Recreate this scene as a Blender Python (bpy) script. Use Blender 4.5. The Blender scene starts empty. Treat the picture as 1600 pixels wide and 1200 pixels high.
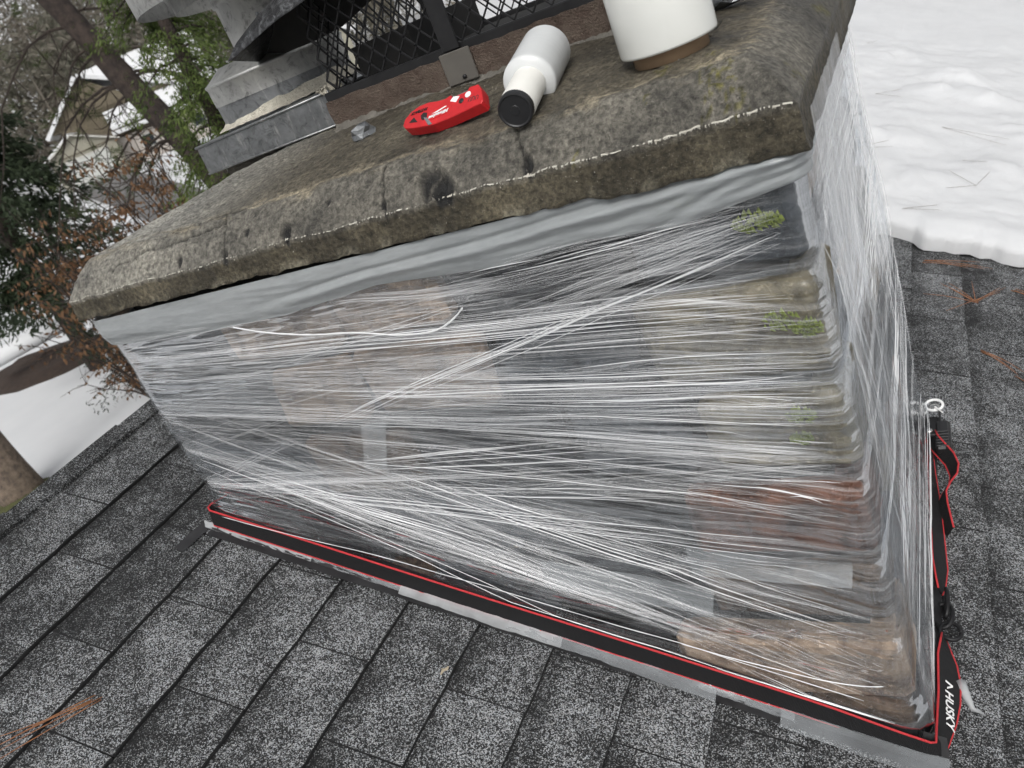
import bpy, bmesh, math, random
import numpy as np
from mathutils import Vector, Matrix, noise as mnoise

random.seed(7); rng = np.random.default_rng(7)
R = math.radians
sc = bpy.context.scene
COL = sc.collection

# ------------------------------------------------------------------ camera
CAM = np.array([1.4265, -0.9573, 0.7858])
YAW, PITCH, ROLL = R(-33.684), R(-24.760), R(-23.005)
fw = np.array([math.sin(YAW)*math.cos(PITCH), math.cos(YAW)*math.cos(PITCH), math.sin(PITCH)])
rt = np.array([math.cos(YAW), -math.sin(YAW), 0.0]); up = np.cross(rt, fw)
r2 = rt*math.cos(ROLL)+up*math.sin(ROLL); u2 = -rt*math.sin(ROLL)+up*math.cos(ROLL)
cd = bpy.data.cameras.new('camera'); cam = bpy.data.objects.new('camera', cd); COL.objects.link(cam)
cam.matrix_world = Matrix(((r2[0], u2[0], -fw[0], CAM[0]), (r2[1], u2[1], -fw[1], CAM[1]),
                           (r2[2], u2[2], -fw[2], CAM[2]), (0, 0, 0, 1)))
cd.sensor_fit = 'HORIZONTAL'; cd.sensor_width = 36.0; cd.lens = 28.825
cd.clip_start = 0.02; cd.clip_end = 2000
cd.dof.use_dof = True; cd.dof.focus_distance = 1.3; cd.dof.aperture_fstop = 9.0
sc.camera = cam

# ------------------------------------------------------------------ world, sun, exposure
SUN_EL, SUN_AZ = R(46), R(158)
w = bpy.data.worlds.new('World'); sc.world = w; w.use_nodes = True
nt = w.node_tree; nt.nodes.clear()
sky = nt.nodes.new('ShaderNodeTexSky'); sky.sky_type = 'NISHITA'; sky.sun_disc = False
sky.sun_elevation = SUN_EL; sky.sun_rotation = SUN_AZ; sky.dust_density = 4.0; sky.air_density = 1.0; sky.ozone_density = 1.0
hs = nt.nodes.new('ShaderNodeHueSaturation'); hs.inputs['Saturation'].default_value = 0.16
bg = nt.nodes.new('ShaderNodeBackground'); bg.inputs['Strength'].default_value = 0.13
wo = nt.nodes.new('ShaderNodeOutputWorld')
nt.links.new(sky.outputs[0], hs.inputs['Color']); nt.links.new(hs.outputs[0], bg.inputs[0]); nt.links.new(bg.outputs[0], wo.inputs[0])
sd = bpy.data.lights.new('sun', 'SUN'); sd.energy = 1.25; sd.angle = R(35); sd.color = (1.0, 0.98, 0.95)
sun = bpy.data.objects.new('sun', sd); COL.objects.link(sun)
sdir = Vector((math.sin(SUN_AZ)*math.cos(SUN_EL), math.cos(SUN_AZ)*math.cos(SUN_EL), math.sin(SUN_EL)))
sun.rotation_euler = sdir.to_track_quat('Z', 'Y').to_euler()
sc.view_settings.view_transform = 'Standard'; sc.view_settings.look = 'None'
sc.view_settings.exposure = 0.15; sc.view_settings.gamma = 1.0; sc.view_settings.use_curve_mapping = False
sc.render.engine = 'CYCLES'
sc.cycles.use_denoising = True; sc.cycles.max_bounces = 6; sc.cycles.transparent_max_bounces = 20
sc.cycles.use_adaptive_sampling = True; sc.cycles.adaptive_threshold = 0.05
sc.cycles.transmission_bounces = 2; sc.cycles.glossy_bounces = 2; sc.cycles.diffuse_bounces = 2
sc.cycles.use_fast_gi = False

# ------------------------------------------------------------------ helpers
class NT:
    def __init__(s, name):
        s.m = bpy.data.materials.new(name); s.m.use_nodes = True; s.t = s.m.node_tree; s.t.nodes.clear()
        s.out = s.n('ShaderNodeOutputMaterial')
    def n(s, t, **kw):
        x = s.t.nodes.new(t)
        for k, v in kw.items():
            if k.startswith('_'): setattr(x, k[1:], v)
            else:
                key = int(k[1:]) if k[0] == 'i' and k[1:].isdigit() else k.replace('__', ' ')
                inp = x.inputs[key]
                if hasattr(v, 'is_output'): s.t.links.new(v, inp)
                else: inp.default_value = v
        return x
    def l(s, a, b): s.t.links.new(a, b)
    def noise(s, vec, scale, detail=4, rough=.6, dist=0):
        x = s.n('ShaderNodeTexNoise'); x.inputs['Scale'].default_value = scale; x.inputs['Detail'].default_value = detail
        x.inputs['Roughness'].default_value = rough; x.inputs['Distortion'].default_value = dist
        if vec is not None: s.l(vec, x.inputs['Vector'])
        return x.outputs['Fac']
    def ramp(s, fac, stops):
        x = s.n('ShaderNodeValToRGB'); e = x.color_ramp.elements
        while len(e) < len(stops): e.new(.5)
        for q, (p, c) in zip(e, stops):
            q.position = p; q.color = (c, c, c, 1) if isinstance(c, (int, float)) else (*c, 1)
        s.l(fac, x.inputs[0]); return x.outputs[0]
    def mix(s, f, a, b, mode='MIX'):
        x = s.n('ShaderNodeMixRGB'); x.blend_type = mode
        for i, v in ((0, f), (1, a), (2, b)):
            if hasattr(v, 'is_output'): s.l(v, x.inputs[i])
            elif isinstance(v, (int, float)): x.inputs[i].default_value = v if i == 0 else (v, v, v, 1)
            else: x.inputs[i].default_value = (*v, 1)
        return x.outputs[0]
    def math(s, op, a, b=0.0, clamp=False):
        x = s.n('ShaderNodeMath'); x.operation = op; x.use_clamp = clamp
        for i, v in ((0, a), (1, b)):
            if hasattr(v, 'is_output'): s.l(v, x.inputs[i])
            else: x.inputs[i].default_value = v
        return x.outputs[0]
    def pos(s): return s.n('ShaderNodeNewGeometry').outputs['Position']
    def obj(s): return s.n('ShaderNodeTexCoord').outputs['Object']
    def uv(s): return s.n('ShaderNodeTexCoord').outputs['UV']
    def mapped(s, vec, scale=(1, 1, 1), rot=(0, 0, 0), loc=(0, 0, 0)):
        x = s.n('ShaderNodeMapping'); s.l(vec, x.inputs['Vector'])
        x.inputs['Scale'].default_value = scale; x.inputs['Rotation'].default_value = rot; x.inputs['Location'].default_value = loc
        return x.outputs[0]
    def bump(s, h, strength=.4, dist=.002, normal=None):
        x = s.n('ShaderNodeBump'); x.inputs['Strength'].default_value = strength; x.inputs['Distance'].default_value = dist
        s.l(h, x.inputs['Height'])
        if normal is not None: s.l(normal, x.inputs['Normal'])
        return x.outputs[0]
    def bsdf(s, color, rough=.7, metal=0.0, normal=None, spec=.5, **kw):
        x = s.n('ShaderNodeBsdfPrincipled')
        for k, v in (('Base Color', color), ('Roughness', rough), ('Metallic', metal), ('Specular IOR Level', spec), *((a.replace('__', ' '), b) for a, b in kw.items())):
            if hasattr(v, 'is_output'): s.l(v, x.inputs[k])
            elif isinstance(v, tuple) and len(x.inputs[k].default_value) == 4: x.inputs[k].default_value = (*v, 1)
            else: x.inputs[k].default_value = v
        if normal is not None: s.l(normal, x.inputs['Normal'])
        return x.outputs[0]
    def done(s, sh): s.l(sh, s.out.inputs['Surface']); return s.m

def simple(name, c1, c2=None, scale=30, rough=.6, metal=0.0, bump=.2, bdist=.001, spec=.5, world=False, **kw):
    t = NT(name); v = t.pos() if world else t.obj()
    c2 = c2 or tuple(x*.75 for x in c1)
    n1 = t.noise(v, scale, 5, .65)
    col = t.mix(t.ramp(n1, [(.35, 0.0), (.68, 1.0)]), c1, c2)
    n2 = t.noise(v, scale*6, 3, .6)
    return t.done(t.bsdf(col, rough, metal, t.bump(n2, bump, bdist), spec, **kw))

class MB:
    def __init__(s): s.v = []; s.f = []; s.mi = []; s.uv = None
    def add(s, vs, fs, m=0):
        o = len(s.v); s.v += [tuple(map(float, p)) for p in vs]; s.f += [tuple(o+i for i in f) for f in fs]; s.mi += [m]*len(fs); return o
    def box(s, a, b, m=0):
        x0, y0, z0 = a; x1, y1, z1 = b
        s.add([(x0,y0,z0),(x1,y0,z0),(x1,y1,z0),(x0,y1,z0),(x0,y0,z1),(x1,y0,z1),(x1,y1,z1),(x0,y1,z1)],
              [(3,2,1,0),(4,5,6,7),(0,1,5,4),(1,2,6,5),(2,3,7,6),(3,0,4,7)], m)
    def chamfer(s, a, b, c, jit=0.0, m=0):
        a = np.array(a, float); b = np.array(b, float); vs = []; idx = {}
        for sx in (0, 1):
            for sy in (0, 1):
                for sz in (0, 1):
                    corner = np.where([sx, sy, sz], b, a); sg = np.where([sx, sy, sz], -1, 1)
                    j = (rng.random(3)-.5)*2*jit
                    for ax in range(3):
                        p = corner+sg*c; p[ax] = corner[ax]; idx[(sx, sy, sz, ax)] = len(vs); vs.append(p+j+(rng.random(3)-.5)*jit*.5)
        fs = []
        for ax in range(3):
            o = [k for k in range(3) if k != ax]
            for sgn in (0, 1):
                q = []
                for (i, k) in ((0, 0), (1, 0), (1, 1), (0, 1)):
                    key = [0, 0, 0]; key[ax] = sgn; key[o[0]] = i; key[o[1]] = k; q.append(idx[(*key, ax)])
                fl = (sgn == 1) ^ (ax == 1)
                fs.append(tuple(q if fl else q[::-1]))
        for ax in range(3):
            o = [k for k in range(3) if k != ax]
            for i in (0, 1):
                for k in (0, 1):
                    q = []
                    for e, w_ in ((0, o[0]), (1, o[0]), (1, o[1]), (0, o[1])):
                        key = [0, 0, 0]; key[o[0]] = i; key[o[1]] = k; key[ax] = e; q.append(idx[(*key, w_)])
                    fs.append(tuple(q))
        for sx in (0, 1):
            for sy in (0, 1):
                for sz in (0, 1): fs.append(tuple(idx[(sx, sy, sz, ax)] for ax in range(3)))
        s.add(vs, fs, m)
    def tube(s, pts, rad, n=6, m=0, cap=True):
        pts = [np.array(p, float) for p in pts]; k = len(pts)
        rad = [rad]*k if isinstance(rad, (int, float)) else rad
        prev = None; rings = []
        for i, p in enumerate(pts):
            t = pts[min(i+1, k-1)]-pts[max(i-1, 0)]; t /= (np.linalg.norm(t)+1e-12)
            a = np.array([0, 0, 1.0]) if prev is None else prev
            a = a-t*(a@t)
            if np.linalg.norm(a) < 1e-3: a = np.array([1.0, 0, 0]); a = a-t*(a@t)
            a /= np.linalg.norm(a); prev = a; b = np.cross(t, a)
            rings.append([p+rad[i]*(a*math.cos(2*math.pi*j/n)+b*math.sin(2*math.pi*j/n)) for j in range(n)])
        vs = [q for r_ in rings for q in r_]; fs = []
        for i in range(k-1):
            for j in range(n): fs.append((i*n+j, i*n+(j+1) % n, (i+1)*n+(j+1) % n, (i+1)*n+j))
        if cap: fs += [tuple(range(n))[::-1], tuple((k-1)*n+j for j in range(n))]
        s.add(vs, fs, m)
    def lathe(s, prof, n=32, origin=(0, 0, 0), axis=(0, 0, 1), m=0, capped=True):
        ax = Vector(axis).normalized(); q = Vector((0, 0, 1)).rotation_difference(ax)
        vs = []; fs = []
        for (r_, h) in prof:
            for j in range(n):
                t = 2*math.pi*j/n; p = q @ Vector((r_*math.cos(t), r_*math.sin(t), h)); vs.append((origin[0]+p.x, origin[1]+p.y, origin[2]+p.z))
        k = len(prof)
        for i in range(k-1):
            for j in range(n): fs.append((i*n+j, i*n+(j+1) % n, (i+1)*n+(j+1) % n, (i+1)*n+j))
        if capped: fs += [tuple(range(n))[::-1], tuple((k-1)*n+j for j in range(n))]
        s.add(vs, fs, m)
    def ribbon(s, pts, wid, thick=0.0012, m=0):
        """pts: list of points, wid: list of width vectors; solid strip"""
        k = len(pts); vs = []; fs = []
        for i in range(k):
            p = np.array(pts[i], float); a = np.array(wid[i], float)/2
            t = np.array(pts[min(i+1, k-1)], float)-np.array(pts[max(i-1, 0)], float)
            nn = np.cross(t, a); nn = nn/(np.linalg.norm(nn)+1e-12)*thick/2
            vs += [p-a-nn, p+a-nn, p+a+nn, p-a+nn]
        for i in range(k-1):
            for j in range(4): fs.append((i*4+j, i*4+(j+1) % 4, (i+1)*4+(j+1) % 4, (i+1)*4+j))
        fs += [(3, 2, 1, 0), tuple((k-1)*4+j for j in range(4))]
        s.add(vs, fs, m)
    def mesh(s, name, mats, smooth=False):
        me = bpy.data.meshes.new(name); me.from_pydata(s.v, [], s.f)
        for m in (mats if isinstance(mats, (list, tuple)) else [mats]): me.materials.append(m)
        if any(s.mi): me.polygons.foreach_set('material_index', s.mi)
        if smooth: me.polygons.foreach_set('use_smooth', [True]*len(me.polygons))
        me.update(); return me
    def build(s, name, mats, parent=None, smooth=False, fix=True):
        me = s.mesh(name, mats, smooth)
        if fix:
            bm = bmesh.new(); bm.from_mesh(me); bmesh.ops.recalc_face_normals(bm, faces=bm.faces); bm.to_mesh(me); bm.free()
        return link(name, me, parent)

def link(name, me, parent=None):
    o = bpy.data.objects.new(name, me); COL.objects.link(o)
    if parent is not None: o.parent = parent; o.matrix_parent_inverse = parent.matrix_world.inverted()
    return o
def tag(o, label=None, cat=None, group=None, kind=None):
    if label: o['label'] = label
    if cat: o['category'] = cat
    if group: o['group'] = group
    if kind: o['kind'] = kind
    return o
def empty(name, loc=(0, 0, 0)):
    o = bpy.data.objects.new(name, None); COL.objects.link(o); o.location = loc; o.empty_display_size = .05
    o.matrix_world = Matrix.Translation(loc); return o
def grid(nx, ny, fn, wrap=False):
    vs = [fn(i/(nx-1), j/(ny-1)) for j in range(ny) for i in range(nx)]
    fs = [(j*nx+i, j*nx+i+1, (j+1)*nx+i+1, (j+1)*nx+i) for j in range(ny-1) for i in range(nx-1)]
    return vs, fs
def fn3(x, y, z, s=1.0): return mnoise.noise(Vector((x*s, y*s, z*s)))
def fbm(x, y, z, s=1.0, o=3):
    t = 0; a = 1
    for k in range(o): t += a*mnoise.noise(Vector((x*s+k*7.1, y*s, z*s))); a *= .5; s *= 2.1
    return t
def sstep(a, b, x):
    t = min(1, max(0, (x-a)/(b-a))); return t*t*(3-2*t)
def text_mesh(body, size, extrude=.0002, bold=False, shear=0):
    c = bpy.data.curves.new('t', 'FONT'); c.body = body; c.size = size; c.extrude = extrude; c.align_x = 'CENTER'; c.align_y = 'CENTER'; c.shear = shear
    c.resolution_u = 3
    if bold: c.offset = size*.018
    o = bpy.data.objects.new('t', c); COL.objects.link(o)
    dg = bpy.context.evaluated_depsgraph_get(); me = bpy.data.meshes.new_from_object(o.evaluated_get(dg))
    bpy.data.objects.remove(o); bpy.data.curves.remove(c); return me

# ------------------------------------------------------------------ dimensions
TP = math.tan(R(21.936)); CP = math.cos(R(21.936)); SP = math.sin(R(21.936))
W, D, H, OV = 1.25, 0.883, 0.508, 0.032
ARR = 0.567
def roof_z(x): return -TP*x
def roof_pt(s, y, h=0.0): return (s*CP+h*SP, y, -s*SP+h*CP)     # s = distance down the slope, h = height off the deck

# ------------------------------------------------------------------ materials
def mat_shingle():
    t = NT('shingle_granules'); p = t.pos()
    v = t.n('ShaderNodeTexVoronoi'); v.inputs['Scale'].default_value = 560; t.l(p, v.inputs['Vector'])
    r = t.n('ShaderNodeSeparateColor'); t.l(v.outputs['Color'], r.inputs[0])
    z = t.noise(p, 7.0, 3, .55)                       # blend zones of pale and dark granules
    z2 = t.noise(p, 38.0, 3, .6)
    thr = t.math('ADD', r.outputs[0], t.math('ADD', t.math('MULTIPLY', t.math('SUBTRACT', z, .5), .75), t.math('MULTIPLY', t.math('SUBTRACT', z2, .5), .6)))
    oi = t.n('ShaderNodeObjectInfo'); thr = t.math('ADD', thr, t.math('MULTIPLY', t.math('SUBTRACT', oi.outputs['Random'], .5), .17))
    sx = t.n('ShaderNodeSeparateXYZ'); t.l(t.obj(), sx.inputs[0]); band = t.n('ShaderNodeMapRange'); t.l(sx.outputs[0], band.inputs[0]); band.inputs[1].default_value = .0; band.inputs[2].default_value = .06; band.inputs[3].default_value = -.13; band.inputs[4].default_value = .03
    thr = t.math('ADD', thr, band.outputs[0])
    g = t.ramp(thr, [(.0, .010), (.48, .020), (.60, .060), (.76, .17), (1.0, .42)])
    hue = t.mix(.4, g, t.mix(r.outputs[1], (.72, .86, 1.0), (.98, .97, .94)), 'MULTIPLY')
    b = t.bump(v.outputs['Distance'], .7, .0018)
    return t.done(t.bsdf(hue, .82, 0, b, .35))
def mat_snow(name, scale=9):
    t = NT(name); p = t.pos()
    n1 = t.noise(p, scale, 6, .6); n2 = t.noise(p, scale*22, 4, .7)
    col = t.mix(n1, (.58, .59, .602), (.68, .685, .69))
    dirt = t.ramp(t.noise(p, scale*16, 4, .75), [(.0, .0), (.72, 0.0), (.78, .4)])
    col = t.mix(dirt, col, (.45, .40, .33))
    b = t.bump(n1, .3, .012); b = t.bump(n2, .25, .003, b)
    return t.done(t.bsdf(col, .75, 0, b, .25))
def mat_crown():
    t = NT('mortar_crown'); p = t.pos()
    at = t.n('ShaderNodeVertexColor'); at.layer_name = 'tint'
    n0 = t.noise(p, 11, 6, .65, .2); n1 = t.noise(p, 120, 5, .75); n2 = t.noise(p, 420, 3, .7)
    c = t.mix(t.ramp(n0, [(.3, 0.0), (.7, 1.0)]), (.50, .49, .47), (1.40, 1.36, 1.27))
    c = t.mix(1.0, at.outputs[0], c, 'MULTIPLY'); c = t.mix(1.0, c, (.86, .87, .88), 'MULTIPLY')
    c = t.mix(1.0, c, t.ramp(n1, [(.28, .15), (.47, .85), (.70, 2.0)]), 'MULTIPLY')
    c = t.mix(t.ramp(n2, [(.63, 0.0), (.72, .55)]), c, (.45, .42, .36))
    b = t.bump(n1, 1.0, .007); b = t.bump(n2, .8, .003, b)
    rg = t.ramp(n0, [(.3, .42), (.7, .75)])
    return t.done(t.bsdf(c, rg, 0, b, .4))
def mat_brick(name, c1, c2):
    t = NT(name); p = t.pos()
    n0 = t.noise(p, 17, 5, .65, .4); n1 = t.noise(p, 110, 4, .7)
    c = t.mix(t.ramp(n0, [(.38, 0.0), (.62, 1.0)]), c1, tuple(x*.6 for x in c2))
    c = t.mix(t.ramp(n1, [(.58, 0.0), (.74, .6)]), c, tuple(min(1, x*2.2+.05) for x in c1))
    b = t.bump(n0, .8, .008); b = t.bump(n1, .6, .003, b)
    return t.done(t.bsdf(c, .8, 0, b, .35))
def mat_film(name, haze=(.10, .55), sx=1.6, sy=95, ior=1.5, tone=(.94, .95, .96), seed=0.0, gl=.9, rough=.16):
    """thin stretch film: clear, wrinkle glints and bunching painted as white streaks along the pull (u runs along the pull)"""
    t = NT(name); u = t.uv()
    # wander so that the streaks are not ruler straight
    wv = t.noise(t.mapped(u, (2.2, 5, 1), loc=(seed, 3, 0)), 1.0, 0, .5)
    cm = t.n('ShaderNodeCombineXYZ'); t.l(t.math('MULTIPLY', t.math('SUBTRACT', wv, .5), .07), cm.inputs[1])
    va = t.n('ShaderNodeVectorMath'); va.operation = 'ADD'; t.l(u, va.inputs[0]); t.l(cm.outputs[0], va.inputs[1]); u2_ = va.outputs[0]
    a = t.noise(t.mapped(u2_, (sx, sy, 1), loc=(seed, 0, 0)), 1.0, 3, .66)
    b = t.noise(t.mapped(u2_, (sx*2.8, sy*3.2, 1), loc=(seed+5, 1, 0)), 1.0, 1, .6)
    c = t.noise(t.mapped(u2_, (3.2, 8, 1), loc=(seed+9, 2, 0)), 1.0, 1, .55)
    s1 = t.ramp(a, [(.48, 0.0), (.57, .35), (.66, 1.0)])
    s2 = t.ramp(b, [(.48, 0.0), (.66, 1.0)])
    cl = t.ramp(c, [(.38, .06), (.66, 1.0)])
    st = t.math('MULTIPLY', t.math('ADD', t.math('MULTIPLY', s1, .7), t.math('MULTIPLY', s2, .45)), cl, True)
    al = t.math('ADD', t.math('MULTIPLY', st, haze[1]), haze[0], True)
    nb = t.bump(t.math('ADD', t.math('MULTIPLY', a, .72), t.math('MULTIPLY', b, .28)), 1.0, .012)
    tr = t.n('ShaderNodeBsdfTransparent'); tr.inputs[0].default_value = (.95, .96, .97, 1)
    body_n = t.n('ShaderNodeBsdfDiffuse', Color=(*tone, 1)); t.l(nb, body_n.inputs['Normal']); body = body_n.outputs[0]
    m1 = t.n('ShaderNodeMixShader'); t.l(al, m1.inputs[0]); t.l(tr.outputs[0], m1.inputs[1]); t.l(body, m1.inputs[2])
    g = t.n('ShaderNodeBsdfGlossy'); g.inputs['Roughness'].default_value = rough; g.inputs['Color'].default_value = (1, 1, 1, 1); t.l(nb, g.inputs['Normal'])
    fr = t.n('ShaderNodeFresnel'); fr.inputs['IOR'].default_value = ior; t.l(nb, fr.inputs['Normal'])
    m2 = t.n('ShaderNodeMixShader'); t.l(t.math('MULTIPLY', fr.outputs[0], gl), m2.inputs[0]); t.l(m1.outputs[0], m2.inputs[1]); t.l(g.outputs[0], m2.inputs[2])
    return t.done(m2.outputs[0])
def mat_clear(name, tone, alpha, rough=.22, bump=.4, bscale=14, stretch=(1, 1, 1)):
    t = NT(name); p = t.mapped(t.obj(), stretch)
    n = t.noise(p, bscale, 4, .6); nb = t.bump(n, bump, .006)
    tr = t.n('ShaderNodeBsdfTransparent')
    body = t.bsdf(tone, rough, 0, nb, .55)
    m = t.n('ShaderNodeMixShader'); t.l(t.math('ADD', t.math('MULTIPLY', t.math('SUBTRACT', n, .5), .5), alpha, True), m.inputs[0])
    t.l(tr.outputs[0], m.inputs[1]); t.l(body, m.inputs[2]); return t.done(m.outputs[0])
def mat_crease(name, alpha):  # white body stands in for glints along the bunched film
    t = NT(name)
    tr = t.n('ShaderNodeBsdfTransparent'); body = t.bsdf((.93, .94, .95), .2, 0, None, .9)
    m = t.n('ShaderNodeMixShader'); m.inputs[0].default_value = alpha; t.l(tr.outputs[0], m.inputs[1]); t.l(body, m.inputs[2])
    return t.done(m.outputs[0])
def mat_galv(name, c1=(.36, .37, .37), c2=(.20, .21, .215), rough=.42):
    t = NT(name); p = t.obj(); n0 = t.noise(p, 14, 5, .65, .5); n1 = t.noise(t.mapped(p, (1, 1, .25)), 60, 4, .7)
    c = t.mix(t.ramp(n0, [(.35, 0.0), (.65, 1.0)]), c1, c2); c = t.mix(t.ramp(n1, [(.56, 0.0), (.70, .6)]), c, (.55, .545, .52)); n3 = t.noise(p, 34, 5, .75, 1.2); c = t.mix(t.ramp(n3, [(.52, 0.0), (.70, .8)]), c, tuple(x*.35 for x in c2))
    return t.done(t.bsdf(c, t.ramp(n0, [(.3, rough-.12), (.7, rough+.15)]), .8, t.bump(n1, .2, .001), .5))
def mat_glint_black():  # paler flecks paint light reflections on the textured black coat
    t = NT('black_paint_glints'); p = t.obj(); n0 = t.noise(t.mapped(p, (1, 1, 1)), 75, 5, .7, 1.0)
    c = t.mix(t.ramp(n0, [(.50, 0.0), (.66, 1.0)]), (.012, .012, .013), (.12, .125, .13))
    return t.done(t.bsdf(c, .32, .2, t.bump(n0, .8, .004), .6))
def mat_leaf(name, c1, c2, scale=3.0):
    t = NT(name); n = t.noise(t.pos(), scale, 3, .6)
    c = t.mix(t.ramp(n, [(.35, 0.0), (.65, 1.0)]), c1, c2)
    d = t.bsdf(c, .65, 0, None, .25)
    tl = t.n('ShaderNodeBsdfTranslucent'); t.l(c, tl.inputs[0])
    m = t.n('ShaderNodeMixShader'); m.inputs[0].default_value = .25; t.l(d, m.inputs[1]); t.l(tl.outputs[0], m.inputs[2]); return t.done(m.outputs[0])
def mat_web(name, c, edge):
    t = NT(name); u = t.uv(); w_ = t.n('ShaderNodeTexWave'); w_.inputs['Scale'].default_value = 60; t.l(u, w_.inputs['Vector'])
    return t.done(t.bsdf(c, .75, 0, t.bump(w_.outputs['Fac'], .5, .001), .3))

M = dict(
    shingle=mat_shingle(), snow=mat_snow('roof_snow'), yard_snow=mat_snow('yard_snow', 1.2), crown=mat_crown(),
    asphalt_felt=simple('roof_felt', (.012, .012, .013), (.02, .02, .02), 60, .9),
    mortar=simple('old_mortar', (.020, .021, .019), (.006, .0065, .006), 40, .9, bump=.6, bdist=.004, world=True),
    b_red=mat_brick('brick_red', (.20, .095, .062), (.11, .055, .038)),
    b_brown=mat_brick('brick_brown', (.15, .10, .065), (.07, .048, .034)),
    b_tan=mat_brick('brick_tan', (.42, .31, .22), (.27, .19, .14)),
    b_grey=mat_brick('brick_grey', (.075, .082, .09), (.034, .038, .044)),
    b_dark=mat_brick('brick_dark', (.024, .026, .029), (.010, .011, .012)),
    b_olive=mat_brick('brick_olive', (.22, .185, .12), (.11, .095, .062)),
    film0=mat_film('film_clear', (.0, .02), seed=0, sx=2.2, sy=15, ior=1.55, gl=.5, rough=.045), film1=mat_film('film_band_upper', (.01, .52), seed=11, sx=.6, gl=.12), film2=mat_film('film_band_middle', (.0, .34), seed=23, sx=.7, gl=.08),
    film3=mat_film('film_band_lower', (.0, .20), seed=37, sx=.8, gl=.06),
    film5=mat_film('film_hanging', (.03, .60), seed=71, sx=1.4, sy=70, gl=.25),
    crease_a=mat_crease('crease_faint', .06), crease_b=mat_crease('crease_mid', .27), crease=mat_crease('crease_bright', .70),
    skirt=mat_clear('grey_plastic', (.34, .36, .365), .80, .20, .35, 16, (1, 1, 4)),
    tape=mat_clear('clear_tape', (.50, .53, .55), .34, .16, .2, 12), tape_w=mat_clear('white_tape', (.62, .64, .65), .48, .2, .3, 20),
    flash=simple('black_flashing', (.014, .014, .015), (.03, .03, .032), 20, .45, bump=.3),
    galv=mat_galv('galvanised'), galv_l=mat_galv('galvanised_pale', (.50, .50, .48), (.36, .36, .35), .5), galv_d=mat_galv('galvanised_dark', (.30, .31, .315), (.17, .175, .18), .40),
    seal=simple('cream_sealant', (.62, .585, .49), (.42, .39, .32), 30, .6, bump=.9, bdist=.008),
    black=simple('black_steel', (.010, .010, .011), (.02, .02, .021), 25, .5, .3, .2), glint_black=mat_glint_black(),
    soot=simple('sooty_inside', (.008, .008, .008), (.014, .013, .012), 25, .9),
    foot=simple('taupe_paint', (.125, .115, .10), (.095, .088, .078), 10, .5, bump=.1),
    collar=simple('brown_collar', (.070, .045, .034), (.11, .085, .065), 45, .85, bump=.9, bdist=.006),
    ledge=simple('mortar_ledge', (.15, .14, .12), (.09, .083, .07), 30, .85, bump=.8, bdist=.005),
    white_core=simple('white_core', (.80, .79, .74), (.74, .73, .69), 8, .35, bump=.05), roll=None, cap=simple('black_plastic', (.012, .012, .013), (.018, .018, .019), 40, .4, bump=.05),
    card=simple('brown_card', (.36, .25, .155), (.28, .19, .12), 30, .8, bump=.15),
    red=simple('red_paint', (.56, .018, .022), (.46, .013, .018), 60, .45, bump=.25, bdist=.0006), red_d=simple('dark_red', (.10, .006, .008), (.06, .004, .005), 60, .6),
    steel=simple('bright_steel', (.62, .62, .60), (.5, .5, .49), 40, .25, .9, .05), white=simple('white_print', (.85, .85, .84), (.8, .8, .8), 10, .5, bump=0.0), ink=simple('black_print', (.02, .015, .015), None, 10, .6, bump=0),
    foil=simple('grey_foil', (.24, .25, .255), (.09, .095, .10), 60, .28, .6, .3, .003),
    web=mat_web('black_webbing', (.013, .013, .014), 0), webred=simple('red_webbing_edge', (.55, .035, .04), (.42, .02, .028), 300, .7, bump=.6),
    needle=simple('dry_needle', (.34, .145, .055), (.22, .09, .04), 20, .6), needle_g=simple('grey_needle', (.20, .16, .13), (.12, .10, .085), 20, .7),
    moss=simple('moss', (.30, .36, .06), (.16, .20, .035), 60, .9, bump=.9, bdist=.004),
    efflor=simple('efflorescence', (.60, .58, .51), (.40, .37, .31), 90, .9, bump=.6, bdist=.002),
)
def mat_roll(name, tone, alpha):
    t = NT(name); p = t.obj(); n = t.noise(t.mapped(p, (5, 5, 40)), 1.0, 3, .5); n2 = t.noise(t.mapped(p, (14, 14, 2)), 1.0, 2, .5)
    c = t.mix(n2, tone, tuple(x*.86 for x in tone))
    return t.done(t.bsdf(c, .22, 0, t.bump(n, .25, .003), .5))
M['roll'] = mat_roll('film_roll', (.80, .81, .77), 1); M['roll2'] = mat_roll('clear_film_roll', (.72, .735, .73), 1)

# ------------------------------------------------------------------ ground (one sheet), drive, hill
GZ = -3.1
def terr(x, y):
    dx, dy = x-CAM[0], y-CAM[1]; d = math.hypot(dx, dy)
    z = GZ+1.6*sstep(22, 78, d)
    if d > 90: z += (d-90)*.16+((d-90)**2)*.0004
    return z+.10*fn3(x, y, 0, .25)+.25*fn3(x, y, 3, .06)*sstep(20, 60, d)
def pol(az, d, z=None):     # azimuth measured left of +y
    x = CAM[0]-math.sin(R(az))*d; y = CAM[1]+math.cos(R(az))*d
    return np.array([x, y, terr(x, y) if z is None else z])
def ground():
    mb = MB(); rs = [0.0]+[1.5*1.09**k for k in range(62)]; rs = [r_ for r_ in rs if r_ < 320]+[330, 520, 900]; na = 144
    vs = []; fs = []
    for r_ in rs:
        for j in range(na):
            a = 2*math.pi*j/na; x = CAM[0]+r_*math.cos(a); y = CAM[1]+r_*math.sin(a)
            vs.append((x, y, terr(x, y) if r_ < 330 else terr(CAM[0]+329*math.cos(a), CAM[1]+329*math.sin(a))))
    for i in range(len(rs)-1):
        for j in range(na): fs.append((i*na+j, i*na+(j+1) % na, (i+1)*na+(j+1) % na, (i+1)*na+j))
    mb.add(vs, fs); return mb.build('ground', M['yard_snow'], smooth=True)
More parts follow.
